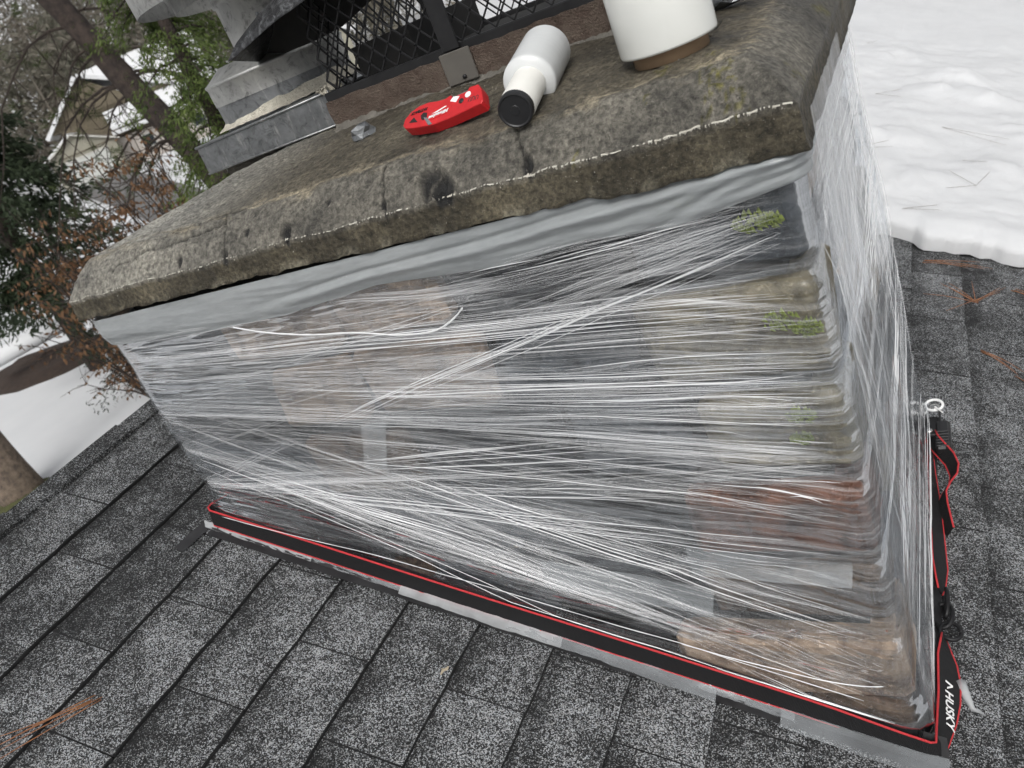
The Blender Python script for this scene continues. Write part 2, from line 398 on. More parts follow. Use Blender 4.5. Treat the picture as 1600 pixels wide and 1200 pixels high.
tag(ground(), kind='structure')
def driveway():
    ctr = [(46.0, 26), (47.8, 33), (49.3, 42), (50.6, 53), (51.8, 64), (52.2, 74)]
    mb = MB(); vs = []; fs = []
    for k, (az, d) in enumerate(ctr):
        for e in (-1, 1):
            q = pol(az, d); off = e*(1.1+.22*k)
            x, y = q[0]+math.cos(R(az))*off, q[1]+math.sin(R(az))*off; vs.append((x, y, terr(x, y)+.10))
    for k in range(len(ctr)-1): fs.append((2*k, 2*k+1, 2*k+3, 2*k+2))
    mb.add(vs, fs); return mb.build('driveway', simple('drive_asphalt', (.16, .155, .15), (.11, .105, .10), 2, .85, world=True))
tag(driveway(), kind='structure')

# ------------------------------------------------------------------ roof and shingles
S_R = -0.490                       # ridge, measured down the slope from the chimney's upslope face
def roof():
    mb = MB()
    a = [roof_pt(S_R, -6), roof_pt(6.0, -6), roof_pt(6.0, 14), roof_pt(S_R, 14)]
    x0, _, z0 = roof_pt(S_R, 0)
    b = [(x0-5.5, -6, z0-5.5*TP), (x0-5.5, 14, z0-5.5*TP)]
    lo = [(p[0], p[1], p[2]-.14) for p in a+b]
    vs = a+b+lo; fs = [(0, 1, 2, 3), (4, 0, 3, 5), (6, 9, 8, 7), (10, 11, 9, 6), (0, 6, 7, 1), (1, 7, 8, 2), (2, 8, 9, 3), (3, 9, 11, 5), (5, 11, 10, 4), (4, 10, 6, 0)]
    mb.add(vs, fs); return mb.build('roof', M['shingle'])
ROOF = tag(roof(), kind='structure')
EXP = 0.1485; S0 = -0.0075; TAB = 0.305
def tab_mesh(v):
    """one shingle tab in deck coordinates: worn bare rim at the butt and the two sides"""
    mb = MB(); g = .0009
    us = [-.004, .05, .10, EXP+.0008, EXP+.0020]; vs_ = [-TAB/2+g, -TAB/2+g+.0006]+[-TAB/2+g+.0006+(TAB-2*g-.0012)*k/6 for k in range(1, 6)]+[TAB/2-g-.0006, TAB/2-g]
    nu, nv = len(us), len(vs_); bow = [(rng.random()-.5)*.0034 for _ in range(nv)]; lift = [.0090+abs(rng.normal())*.0016 for _ in range(nv)]; tw = rng.normal()*.0012
    top = []; bot = []
    for i, u in enumerate(us):
        for j, y in enumerate(vs_):
            f = (u+.004)/(EXP+.006); s = u+(bow[j] if i >= nu-2 else 0)+tw*(y/TAB)
            h = .0012+(lift[j]-.0012)*f-(.0026 if i == nu-1 else 0)-(.0018 if j in (0, nv-1) and f > .02 else 0)
            top.append(roof_pt(s, y, h)); bot.append(roof_pt(s, y, .0002))
    n = nu*nv; fs = []; mi = []
    for i in range(nu-1):
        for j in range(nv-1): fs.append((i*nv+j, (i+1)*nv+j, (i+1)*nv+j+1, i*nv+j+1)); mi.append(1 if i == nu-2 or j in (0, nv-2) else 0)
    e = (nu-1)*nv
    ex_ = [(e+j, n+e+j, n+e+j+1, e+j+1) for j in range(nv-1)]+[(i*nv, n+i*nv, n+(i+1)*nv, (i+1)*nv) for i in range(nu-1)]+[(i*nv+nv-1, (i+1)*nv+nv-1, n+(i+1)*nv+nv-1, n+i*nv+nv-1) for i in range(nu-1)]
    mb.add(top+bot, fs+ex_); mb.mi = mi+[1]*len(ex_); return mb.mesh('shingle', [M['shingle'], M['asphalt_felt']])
mb = MB(); mb.add([roof_pt(S_R+.02, -1.2, .0006), roof_pt(1.76, -1.2, .0006), roof_pt(1.76, 2.4, .0006), roof_pt(S_R+.02, 2.4, .0006)], [(0, 1, 2, 3)]); mb.build('underlay', M['asphalt_felt'], ROOF)
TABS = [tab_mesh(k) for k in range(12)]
for k in range(-3, 12):
    s0 = S0+k*EXP
    base = (k % 2)*TAB/2+rng.normal()*.012-.06
    for j in range(-4, 9):
        y = base+j*TAB
        if y > 2.35 or y < -1.05-.0*k: continue
        sx = s0*CP
        if sx > .0 and sx+EXP < W and .15 < y < D-.15: continue
        if k < -1 and y > 1.6: continue
        if k < 4 and y > 1.3 and k > 0: continue
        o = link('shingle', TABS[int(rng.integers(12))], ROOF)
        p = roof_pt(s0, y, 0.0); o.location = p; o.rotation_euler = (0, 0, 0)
# ridge strip pieces
for j in range(-3, 7):
    mb = MB(); y0 = -.85+j*.33; y1 = y0+.345; n = 5; vs = []
    for yy, hh in ((y0, .012), (y1, .018)):
        for i in range(9):
            s = -1+2*i/8
            if s >= 0: p = roof_pt(S_R+s*.045, yy, hh-.004*s)
            else:
                q = roof_pt(S_R+abs(s)*.06, yy, hh); q0 = roof_pt(S_R, yy, hh); p = (2*q0[0]-q[0], yy, q[2])
            vs.append(p)
    m0 = len(vs); vs += [(p[0], p[1], p[2]-.011) for p in vs]
    fs = [(i, i+1, 9+i+1, 9+i) for i in range(8)]+[(i, m0+i, m0+i+1, i+1) for i in range(8)]+[(9+i, 9+i+1, m0+9+i+1, m0+9+i) for i in range(8)]+[(8, m0+8, m0+17, 17), (0, 9, m0+9, m0)]
    mb.add(vs, fs); mb.build('ridge_shingle', M['shingle'], ROOF)

# ------------------------------------------------------------------ snow lying on the roof behind the chimney
def snow_edge(x): return float(np.interp(x, [-.2, .6, 1.0, 1.15, 1.24, 1.27, 1.32, 1.40, 1.48, 1.56, 1.75, 2.2, 4.2], [2.2, 2.08, 2.02, 1.985, 1.975, 1.93, 1.925, 1.94, 1.915, 1.90, 1.86, 1.80, 1.75]))
def roof_snow():
    xs = np.concatenate([np.linspace(-.1, .9, 20), np.linspace(.93, 2.4, 100), np.linspace(2.46, 5.4, 40)])
    vv = np.concatenate([np.linspace(0, .25, 26)**1.0, np.linspace(.265, 2.6, 110), np.linspace(2.65, 9, 60)])
    mb = MB(); vs = []
    lumps = [(1.39, 3.70, .10, .16), (1.30, 3.45, .06, .10), (1.49, 3.45, .06, .14), (1.14, 2.79, .05, .12), (1.02, 2.74, .04, .10), (1.49, 2.54, .05, .16), (1.25, 2.35, .03, .12), (1.6, 3.0, .05, .2), (1.1, 4.1, .05, .2), (1.75, 2.3, .04, .15)]
    for v in vv:
        for x in xs:
            e = snow_edge(x)+.034*fn3(x, 0, 5, 9)+.017*fn3(x, 1, 5, 29); y = e+v
            t = v
            h = .085*(1-(1-min(1, t/.11))**2.2)**.5 if t > 0 else 0
            env = sstep(.03, .2, t)
            h += env*(.020*fbm(x, y, 1, 2.2, 2)+.007*fbm(x, y, 7, 9, 3)+.0035*fbm(x, y, 3, 30, 2)+.045*sstep(.2, 2.0, t))
            for (lx, ly, lh, lr) in lumps:
                dd = ((x-lx)**2+(y-ly)**2)/lr**2
                if dd < 5: h += .55*env*lh*math.exp(-dd*1.4)*(1+.6*fbm(x, y, 2, 9, 2))
            p = roof_pt(x/CP, y, max(h, 0)); ov = .02*math.sin(min(1, t/.05)*math.pi) if t < .05 else 0
            vs.append((p[0], p[1]-ov, p[2]+.0125))
    nx = len(xs); fs = [(j*nx+i, j*nx+i+1, (j+1)*nx+i+1, (j+1)*nx+i) for j in range(len(vv)-1) for i in range(nx-1)]
    mb.add(vs, fs); return mb.build('roof_snow', M['snow'], smooth=True)
tag(roof_snow(), kind='structure')

# ------------------------------------------------------------------ chimney
CH = tag(empty('chimney', (0, 0, 0)), 'wide brick chimney with worn mortar crown, wrapped in clear film on the roof', 'chimney')
mb = MB(); mb.box((.034, .034, -.75), (W-.034, D-.034, H+.02)); mb.build('mortar_core', M['mortar'], CH)
PITCHZ = .1565; BH = .130
cols = ['b_red', 'b_brown', 'b_tan', 'b_grey', 'b_dark', 'b_olive']
rows = [H-.01-PITCHZ*k for k in range(9)]       # top of each course
forced = {}   # (row, index) colour picks made from the photograph
for k, zt in enumerate(rows):
    x = -.006; i = 0
    lens = []
    while x < W-.05:
        L = float(rng.uniform(.15, .30))
        if k in (3,) and x > .92: L = W-x+.006
        if W-(x+L) < .12: L = W+.004-x
        lens.append((x, min(x+L, W+.006))); x += L+.018
    if k == 3: lens = [(a, b) for a, b in lens if b < .97]+[(.985, W+.004)]
    for (a, b) in lens:
        mid = (a+b)/2; zb = zt-BH
        if zt < roof_z(mid)-.10: continue
        last = b > W-.03
        if k == 3 and last: c = 'b_red'
        elif last: c = ['b_grey', 'b_olive', 'b_olive', 'b_red', 'b_brown', 'b_tan', 'b_brown', 'b_dark', 'b_dark'][k]
        elif .35 < mid < .66 and k in (0, 1, 2): c = 'b_tan' if k < 2 else 'b_brown'
        elif mid < .4: c = ['b_grey', 'b_dark', 'b_grey', 'b_dark', 'b_olive'][min(k, 4)] if rng.random() < .7 else 'b_brown'
        else: c = cols[int(rng.choice(6, p=[.12, .24, .08, .2, .22, .14]))]
        pr = rng.uniform(-.004, .010); cp = rng.uniform(.000, .004) if last else 0.0
        m_ = MB(); m_.chamfer((a, pr, zb+rng.uniform(-.006, .006)), (b+(cp if last else 0), .10 if not last else .14, zt+rng.uniform(-.006, .006)), .014, .009); m_.build('brick', M[c], CH)
        i += 1
    y = .155
    while y < D-.05:
        L = float(rng.uniform(.16, .28)); L = D+.004-y if D-(y+L) < .12 else L
        if zt > roof_z(W)-.1:
            m_ = MB(); m_.chamfer((W-.09, y, zt-BH+rng.uniform(-.005, .005)), (W+rng.uniform(-.020, -.008), y+L, zt+rng.uniform(-.005, .005)), .011, .005)
            m_.build('brick', M[cols[int(rng.integers(6))]], CH)
        y += L+.018
    y = .12
    if zt > .0:
        while y < D-.05:
            L = float(rng.uniform(.16, .28)); L = D+.004-y if D-(y+L) < .12 else L
            m_ = MB(); m_.chamfer((rng.uniform(-.005, .006), y, zt-BH), (.09, y+L, zt), .011, .005); m_.build('brick', M[cols[int(rng.integers(6))]], CH); y += L+.018
# moss tufts on the corner bricks
for (mx, mz, mr) in [(1.20, .437, .022), (1.222, .435, .016), (1.205, .30, .022), (1.235, .285, .02), (1.20, .155, .02), (1.195, .118, .014), (1.11, .482, .03)]:
    m_ = MB(); vs = []; n = 12
    for q in range(70):
        a = rng.uniform(0, 6.28); r_ = mr*math.sqrt(rng.random()); cx, cz_ = mx+r_*math.cos(a), mz+.6*r_*math.sin(a); s_ = rng.uniform(.0015, .004)
        m_.add([(cx-s_, -.009, cz_), (cx+s_, -.009, cz_-s_), (cx, -.009-s_*1.6, cz_+s_*.5), (cx, -.007, cz_+s_*1.5)], [(0, 1, 2), (1, 3, 2), (3, 0, 2)])
    m_.build('moss', M['moss'], CH)

# crown
def crown_z(x, y):
    d = max(0.0, min(x+OV, W+OV-x, y+OV, D+OV-y))
    return float(np.interp(d, [0, .004, .02, .05, .10, .2, .36, .45], [.567, .573, .596, .619, .629, .643, .656, .658]))
PITS = [(.806, -.014, .022, .011), (.822, -.024, .020, .007), (.5334, -.0235, .012, .008), (.286, -.022, .008, .004), (.395, -.028, .008, .006), (.955, -.024, .009, .005), (.724, -.022, .006, .003), (.45, -.012, .007, .003), (.62, -.006, .006, .003)]
CRACKS = [[(.9392, .016), (.9457, -.0056), (.9524, -.0207), (.956, -.032)], [(.385, .03), (.390, .013), (.398, -.006), (.3966, -.018), (.393, -.032)], [(.7182, .020), (.7237, -.0138), (.7262, -.032)],
          [(.6445, .077), (.650, .085), (.6586, .1075), (.672, .118), (.6839, .130)], [(.20, .02), (.26, .03), (.31, .024), (.36, .034), (.43, .03)], [(.1, -.01), (.2, .004), (.3, .004), (.39, .012)], [(1.12, .16), (1.16, .20), (1.165, .26)]]
def segdist(x, y, pl):
    b = 9
    for (ax, ay), (bx, by) in zip(pl, pl[1:]):
        dx, dy = bx-ax, by-ay; t = max(0, min(1, ((x-ax)*dx+(y-ay)*dy)/(dx*dx+dy*dy))); b = min(b, math.hypot(x-ax-t*dx, (y-ay-t*dy)))
    return b
MOSS = [(1.1998, .0071, .017), (1.2034, -.0083, .014), (1.2196, -.026, .012), (1.187, -.0224, .008), (1.1162, .0046, .008), (1.2765, .408, .03), (1.2779, .05, .014), (1.16, .12, .012), (1.13, .05, .010), (1.19, .06, .009), (1.18, .03, .008), (1.02, -.028, .006)]
def crown():
    xs = np.concatenate([np.linspace(-OV, 0, 9)[:-1], np.linspace(0, W, 430), np.linspace(W, W+OV, 9)[1:]])
    ys = np.concatenate([np.linspace(-OV, .02, 22)[:-1], np.linspace(.02, .12, 30)[:-1], np.linspace(.12, .36, 36)[:-1], np.linspace(.36, D, 20), np.linspace(D, D+OV, 6)[1:]])
    vs = []; cl = []
    nx, ny = len(xs), len(ys)
    for y in ys:
        for x in xs:
            z = crown_z(x, y); front = sstep(.05, .0, y)
            z += .0032*fbm(x, y, 0, 18, 4)+.0016*fn3(x, y, 2, 90)+.006*fn3(x, y, 9, 4)*sstep(0, .08, min(y+OV, x+OV, W+OV-x))
            # colour of the mortar itself
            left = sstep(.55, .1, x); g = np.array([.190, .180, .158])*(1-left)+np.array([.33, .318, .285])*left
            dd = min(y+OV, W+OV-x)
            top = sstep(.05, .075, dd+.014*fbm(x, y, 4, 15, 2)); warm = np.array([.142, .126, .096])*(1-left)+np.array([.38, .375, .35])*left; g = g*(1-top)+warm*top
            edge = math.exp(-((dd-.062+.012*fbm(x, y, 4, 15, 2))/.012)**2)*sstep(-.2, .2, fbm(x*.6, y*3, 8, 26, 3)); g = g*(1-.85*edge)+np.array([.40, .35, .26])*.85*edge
            rear_dark = sstep(.22, .34, y)*sstep(.35, .5, x); g = g*(1-.35*rear_dark)  # mortar darker towards the back, except at the left end
            for (px, py, pr, pd) in PITS:
                q = math.hypot(x-px, (y-py)*1.15)/(pr*(1+.45*fn3(x, y, 1, 60)))
                if q < 1.5: k_ = sstep(1.0, .72, q); z -= 1.3*pd*k_; g = g*(1-.95*k_)+np.array([.016, .0165, .018])*.95*k_; rim = math.exp(-((q-1.15)/.14)**2); g = g*(1-.4*rim)+np.array([.30, .28, .24])*.4*rim
            for c in CRACKS:
                q = segdist(x+.004*fn3(x, y, 3, 70), y+.004*fn3(x, y, 6, 70), c)
                if q < .006: k_ = sstep(.0030, .0006, q); z -= .005*k_; g = g*(1-.85*k_)+np.array([.018, .017, .015])*.85*k_
            for (px, py, pr) in MOSS:
                q = math.hypot(x-px, y-py)/pr
                if q < 1.3 and fn3(x, y, 4, 170)+.3*(1-q) > .22: g = g*.45+np.array([.15, .14, .02])*.55; z += .0012
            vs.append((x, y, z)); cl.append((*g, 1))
    fs = [(j*nx+i, j*nx+i+1, (j+1)*nx+i+1, (j+1)*nx+i) for j in range(ny-1) for i in range(nx-1)]
    # drip edge: faces down all four sides and the underside
    loop = [i for i in range(nx)]+[j*nx+nx-1 for j in range(1, ny)]+[(ny-1)*nx+i for i in range(nx-2, -1, -1)]+[j*nx for j in range(ny-2, 0, -1)]
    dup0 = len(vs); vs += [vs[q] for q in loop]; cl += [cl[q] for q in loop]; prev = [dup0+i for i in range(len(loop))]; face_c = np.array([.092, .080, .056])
    for lv in (1, 2, 3, 4, 5):
        cur = []
        for q in loop:
            x, y, z = vs[q]; f = lv/5
            zb = .521+.006*sstep(.9, .3, x)-.008*sstep(.95, 1.1, x)+.0045*fbm(x, y, 3, 24, 3)
            z2 = z+(zb-z)*f; bx, by = (x-W/2), (y-D/2)
            bul = .0022*fbm(x, y, z2, 40, 3)+(.003 if lv == 5 else 0)
            nxx = -1 if x <= -OV+1e-6 else (1 if x >= W+OV-1e-6 else 0); nyy = -1 if y <= -OV+1e-6 else (1 if y >= D+OV-1e-6 else 0)
            cur.append(len(vs)); vs.append((x+nxx*bul, y+nyy*bul, z2))
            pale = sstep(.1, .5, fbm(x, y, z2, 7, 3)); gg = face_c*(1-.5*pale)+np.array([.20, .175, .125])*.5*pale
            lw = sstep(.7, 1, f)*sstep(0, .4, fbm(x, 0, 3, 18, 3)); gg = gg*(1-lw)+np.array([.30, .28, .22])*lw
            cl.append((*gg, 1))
        L = len(loop); fs += [(prev[(i+1) % L], prev[i], cur[i], cur[(i+1) % L]) for i in range(L)]; prev = cur
    inn = []
    for q in prev:
        x, y, z = vs[q]; inn.append(len(vs)); vs.append((min(max(x, .03), W-.03), min(max(y, .03), D-.03), z-.004)); cl.append((.07, .06, .045, 1))
    fs += [(prev[(i+1) % L], prev[i], inn[i], inn[(i+1) % L]) for i in range(L)]
    m_ = MB(); m_.add(vs, fs); me = m_.mesh('crown', M['crown'], True)
    ca = me.color_attributes.new('tint', 'FLOAT_COLOR', 'POINT'); ca.data.foreach_set('color', np.array(cl, np.float32).ravel())
    return link('crown', me, CH)
crown()
# white crust along the drip edge
m_ = MB(); x = -.025; prev = None
def arris(x): return ARR+.0032*fbm(x, -OV, 0, 18, 4)+.0016*fn3(x, -OV, 2, 90)
while x < W+.028:
    k_ = fbm(x, 0, 1, 8, 3)-.05+.40*sstep(.85, 1.1, x)
    if k_ > -.25 and rng.random() > (.34 if x < .9 else .16):
        e_ = sstep(-.25, .1, k_)*(1.35 if x > .95 else 1); z = arris(x)
        w1 = rng.exponential(.0009)*e_+.0001; w2 = rng.exponential(.0007)*e_+.0001
        cur = [(x, -OV-.0006-rng.random()*.0006, z-w1), (x, -OV-.0010-rng.random()*.0008, z-.0001), (x, -OV, z+.0005+rng.random()*.0005), (x, -OV+.0003+w2*2, z+.0007+w2*1.1)]
        if prev is not None: m_.add(prev+cur, [(0, 4, 5, 1), (1, 5, 6, 2), (2, 6, 7, 3)])
        prev = cur
    else: prev = None
    if rng.random() < .05:
        z = arris(x); s_ = rng.uniform(.0004, .0013); zc = z-rng.exponential(.006); m_.add([(x-s_, -OV-.0012, zc-s_), (x+s_, -OV-.0012, zc-s_*.6), (x+s_*.4, -OV-.0012, zc+s_), (x, -OV-.0024, zc)], [(0, 1, 3), (1, 2, 3), (2, 0, 3)])
    x += .0013
tag(m_.build('white_crust', M['efflor'], CH), kind='stuff')
# inner raised collar and its mortar fillet
def rough_box(name, a, b, mat, parent, nx=40, nz=8, amp=.004):
    mb = MB(); a = np.array(a); b = np.array(b)
    def P(x, y, z): 
        return (x+amp*fbm(x, y, z, 25, 3), y+amp*fbm(x+5, y, z, 25, 3), z+amp*.7*fbm(x, y+5, z, 25, 3))
    v, f = grid(nx, nz, lambda s, t: P(a[0]+(b[0]-a[0])*s, a[1], a[2]+(b[2]-a[2])*t)); mb.add(v, f)
    v, f = grid(nx, 16, lambda s, t: P(a[0]+(b[0]-a[0])*s, a[1]+(b[1]-a[1])*t, b[2])); mb.add(v, f)
    for xx in (a[0], b[0]):
        v, f = grid(16, nz, lambda s, t: P(xx, a[1]+(b[1]-a[1])*s, a[2]+(b[2]-a[2])*t)); mb.add(v, f)
    v, f = grid(nx, nz, lambda s, t: P(a[0]+(b[0]-a[0])*s, b[1], a[2]+(b[2]-a[2])*t)); mb.add(v, f)
    return mb.build(name, mat, parent, smooth=True)
rough_box('raised_collar', (.43, .332, .62), (1.09, .82, .7075), M['collar'], CH, 120, 14, .005)
mb = MB()
v, f = grid(120, 8, lambda s, t: (.43+.68*s, .335-.05*(1-t)**1.3+.003*fbm(s*8, t, 0, 5, 3), .642+.026*t**1.6+.003*fbm(s*30, t*2, 4, 2, 3))); mb.add(v, f)
mb.build('mortar_fillet', M['ledge'], CH, smooth=True)

# ------------------------------------------------------------------ black mesh chimney guard
SH = tag(empty('chimney_guard', (.75, .33, .70)), 'black expanded-metal chimney guard with flat bar posts on the brown collar', 'chimney guard')
def expanded(p0, ux, uz, wid, hgt, cw=.034, chh=.0195, th=.0026):
    """diamond mesh of flattened strands in the plane spanned by ux, uz"""
    p0 = np.array(p0, float); ux = np.array(ux, float); uz = np.array(uz, float); nn = np.cross(ux, uz); mb = MB()
    rows_ = int(hgt/chh*2)+1; n = int(wid/(cw/2))+1
    for r_ in range(rows_+1):
        z = r_*chh/2; pts = []
        if r_ % 2: continue
        for i in range(n+1):
            zz = z+(chh/2 if (i+r_//2) % 2 else -chh/2)*.96; pts.append(p0+ux*(i*cw/2)+uz*max(0, min(hgt, zz)))
        for a, b in zip(pts, pts[1:]):
            d = b-a; L = np.linalg.norm(d)
            if L < 1e-4: continue
            d /= L; s_ = np.cross(nn, d)*th/2; q = nn*.0013; a2 = a-d*.001; b2 = b+d*.001
            mb.add([a2-s_-q, a2+s_-q, a2+s_+q, a2-s_+q, b2-s_-q, b2+s_-q, b2+s_+q, b2-s_+q], [(0, 1, 5, 4), (1, 2, 6, 5), (2, 3, 7, 6), (3, 0, 4, 7)])
    return mb
expanded((.445, .345, .712), (1, 0, 0), (0, 0, 1), .62, .26).build('mesh_panel', M['black'], SH, fix=False)
expanded((.445, .775, .712), (1, 0, 0), (0, 0, 1), .62, .26, .036, .022).build('mesh_panel', M['black'], SH, fix=False)
expanded((.445, .345, .712), (0, 1, 0), (0, 0, 1), .43, .26).build('mesh_panel', M['black'], SH, fix=False)
expanded((1.065, .345, .712), (0, 1, 0), (0, 0, 1), .43, .26).build('mesh_panel', M['black'], SH, fix=False)
mb = MB()
for a, b in (((.43, .337, .704), (1.08, .349, .722)), ((.43, .771, .704), (1.08, .783, .722)), ((.437, .35, .704), (.449, .77, .722)), ((1.061, .35, .704), (1.073, .77, .722))): mb.chamfer(a, b, .002)
mb.build('base_frame', M['black'], SH)
for x in (.717, 1.03):
    mb = MB(); mb.chamfer((x-.0165, .3285, .7145), (x+.0165, .3335, 1.02), .001); mb.build('post', M['black'], SH)
for x in (.46, .80):
    mb = MB(); mb.chamfer((x-.014, .764, .70), (x+.014, .769, 1.02), .001); mb.build('post', M['black'], SH)
mb = MB(); mb.chamfer((.693, .3225, .661), (.752, .327, .713), .0015); ft = mb.build('foot_plate', M['foot'], SH)
mb = MB(); mb.lathe([(.0035, 0), (.0035, .003), (.0015, .0042)], 10, (.728, .3225, .670), (0, -1, 0)); mb.build('screw', M['black'], ft)
# sooty flue opening and tile inside the guard
mb = MB(); mb.box((.455, .36, .7085), (1.055, .765, .7125)); mb.build('inner_pan', M['soot'], SH)
mb = MB()
for a, b in (((.47, .42, .7125), (.60, .432, .775)), ((.47, .70, .7125), (.60, .712, .775)), ((.47, .432, .7125), (.482, .70, .775)), ((.588, .432, .7125), (.60, .70, .775))): mb.box(a, b)
mb.build('flue_tile', M['soot'], SH)
# bent black cowl at the left end
def cowl():
    mb = MB(); n = 26; m = 18; vs = []; fs = []
    def P(s, t):
        x = .305+.42*s
        rim_f = np.array([x, .285, .836+.062*s+.006*math.sin(3*s)]); ridge = np.array([x+.085*(1-s)**2+.045, .345, .902+.06*s]); rim_b = np.array([x-.05*(1-s), .435, .812+.012*s+.10*max(0, s-.45)])
        if t < .5: u = t*2; c = (rim_f+ridge)/2+np.array([0, -.018, .010]); p = (1-u)**2*rim_f+2*u*(1-u)*c+u*u*ridge
        else: u = t*2-1; c = (ridge+rim_b)/2+np.array([0, .03, .02]); p = (1-u)**2*ridge+2*u*(1-u)*c+u*u*rim_b
        return p+np.array([0, 0, .003*fbm(x, t, 0, 8, 2)])
    v, f = grid(n, m, lambda s, t: P(s, t)); mb.add(v, f, 0)
    v2, f2 = grid(n, m, lambda s, t: P(s, t)-np.array([0, 0, .0022])); mb.add(v2, [q[::-1] for q in f2], 1)
    o = len(v)
    for i in range(n-1): mb.add([v[i], v[i+1], v2[i+1], v2[i]], [(0, 1, 2, 3)], 0); k = (m-1)*n; mb.add([v[k+i], v[k+i+1], v2[k+i+1], v2[k+i]], [(3, 2, 1, 0)], 1)
    # closed left end
    e = [v[j*n] for j in range(m)]; mb.add([tuple(np.array(p)+np.array([.0, 0, 0])) for p in e], [tuple(range(m))], 0)
    return mb.build('cowl', [M['glint_black'], M['soot']], SH, smooth=True, fix=False)
cowl()

# ------------------------------------------------------------------ galvanised vent
VE = tag(empty('flue_vent', (.22, .53, .655)), 'grey galvanised round flue vent on a square pan with cream sealant', 'vent')
mb = MB(); a, b = (.045, .362), (.425, .70)
top = [(.052, .372), (.418, .372), (.418, .69), (.052, .69)]
vs = [(a[0], a[1], .656), (b[0], a[1], .662), (b[0], b[1], .664), (a[0], b[1], .656), (a[0]+.001, a[1]+.001, .712), (b[0]-.001, a[1]+.001, .722), (b[0]-.001, b[1]-.001, .722), (a[0]+.001, b[1]-.001, .712)]
vs += [(.065, .39, .7165), (.405, .39, .7265), (.405, .67, .7265), (.065, .67, .7165)]
mb.add(vs, [(0, 1, 5, 4), (1, 2, 6, 5), (2, 3, 7, 6), (3, 0, 4, 7), (4, 5, 9, 8), (5, 6, 10, 9), (6, 7, 11, 10), (7, 4, 8, 11), (8, 9, 10, 11)])
pan = mb.build('pan', M['galv_d'], VE)
mb = MB(); mb.tube([(a[0]-.001, a[1]-.001, .713), (b[0]+.001, a[1]-.001, .723)], .0028, 6); mb.tube([(a[0]-.001, a[1]-.001, .657), (b[0]+.001, a[1]-.001, .663)], .0022, 6); mb.build('folded_hem', M['galv'], pan, smooth=True)
mb = MB(); mb.box((.075, .385, .62), (.40, .68, .658)); mb.build('mortar_bed', M['ledge'], VE)
c0 = (.195, .535)
mb = MB(); mb.lathe([(.150, .718), (.150, .772)], 64, (*c0, 0), capped=False); lower = mb.build('collar_lower', M['galv_d'], VE, smooth=True)
mb = MB(); mb.lathe([(.152, .768), (.1525, .804), (.1545, .806), (.1555, .809), (.1545, .812), (.151, .813), (.112, .836)], 64, (*c0, 0), capped=False); mb.build('collar', M['galv_l'], VE, smooth=True)
mb = MB(); mb.lathe([(.106, .812), (.106, .934), (.111, .937), (.111, .947), (.106, .95), (.106, 1.10)], 56, (.243, .545, 0), capped=False); mb.build('pipe', M['galv_l'], VE, smooth=True)
for th in (-2.2, -1.2):
    mb = MB(); mb.lathe([(.0042, 0), (.0042, .0015), (.002, .003)], 10, (.243+.106*math.cos(th), .545+.106*math.sin(th), .895), (math.cos(th), math.sin(th), 0)); mb.build('rivet', M['galv_d'], VE)
mb = MB(); mb.lathe([(.252, .968), (.254, 1.03), (.20, 1.075)], 56, (.238, .55, 0), capped=False); mb.lathe([(.185, .952), (.186, 1.03)], 56, (.243, .55, 0), capped=False); mb.build('cap', M['galv_l'], VE, smooth=True)
def sealant():
    mb = MB(); n = 80; prof = [(.006, 0.0), (.004, .016), (.016, .010), (.03, .001), (.036, -.004)]
    vs = []; 
    for j in range(n+1):
        t = 2*math.pi*j/n; k = 1+.45*fn3(math.cos(t)*3, math.sin(t)*3, 0, 1.3); big = 1+.8*sstep(.3, 1, math.cos(t+.4))
        for (dr, h) in [(.000, .013*k*big), (.003*k, .010*k*big), (.008*k, .005*k), (.014*k, .003), (.020*k, .0)]:
            r_ = .1505+dr; x, y = c0[0]+r_*math.cos(t), c0[1]+r_*math.sin(t)
            vs.append((x+.002*fn3(x, y, h, 80), max(y, .375), .7205+.027*(x-.06)+h+.002*fn3(x, y, 4, 70)))
    fs = [(j*5+i, (j+1)*5+i, (j+1)*5+i+1, j*5+i+1) for j in range(n) for i in range(4)]; mb.add(vs, fs)
    # ragged smear over the right end of the pan
    def P(s, t):
        u = s*2-1; y = .352+.06*t; x = .412+.045*s+.006*fbm(s, t*3, 1, 4, 2); z = .732-.072*s**1.5+.010*fbm(s*2, t*6, 2, 4, 3)-.02*t*0
        return (x, y+.012*fbm(s*2, t*2, 6, 3, 3)-.01*(1-t), z)
    v, f = grid(26, 18, P); mb.add(v, f)
    return mb.build('sealant', M['seal'], VE, smooth=True)
sealant()

# ------------------------------------------------------------------ stretch film round the shaft
FI = tag(empty('stretch_film', (W/2, 0, -.25)), 'clear stretch film wrapped tight around the chimney shaft, full of white creases', 'plastic film')
def path(w, off):
    rr = .008
    def corner(cx, cy, a0, t): a = a0+t*math.pi/2; return cx+(rr+off)*math.cos(a), cy+(rr+off)*math.sin(a), math.cos(a), math.sin(a)
    if w < -rr: return -off, -w, -1, 0
    if w < rr: return corner(rr, rr, math.pi, (w+rr)/(2*rr))
    if w < W-rr: return w, -off, 0, -1
    if w < W+rr: return corner(W-rr, rr, -math.pi/2, (w-W+rr)/(2*rr))
    if w < W+D-rr: return W+off, w-W, 1, 0
    if w < W+D+rr: return corner(W-rr, D-rr, 0, (w-W-D+rr)/(2*rr))
    return 2*W+D-w, D+off, 0, 1
def lay_z(L, w, h):
    zl = L[0]+(L[1]-L[0])*h; zr = L[2]+(L[3]-L[2])*h; zb = L[4]+(L[5]-L[4])*h
    if w <= 0: return zl
    if w <= W: return zl+(zr-zl)*(w/W)
    t = min(1.2, (w-W)/D); return zr+(zb-zr)*t
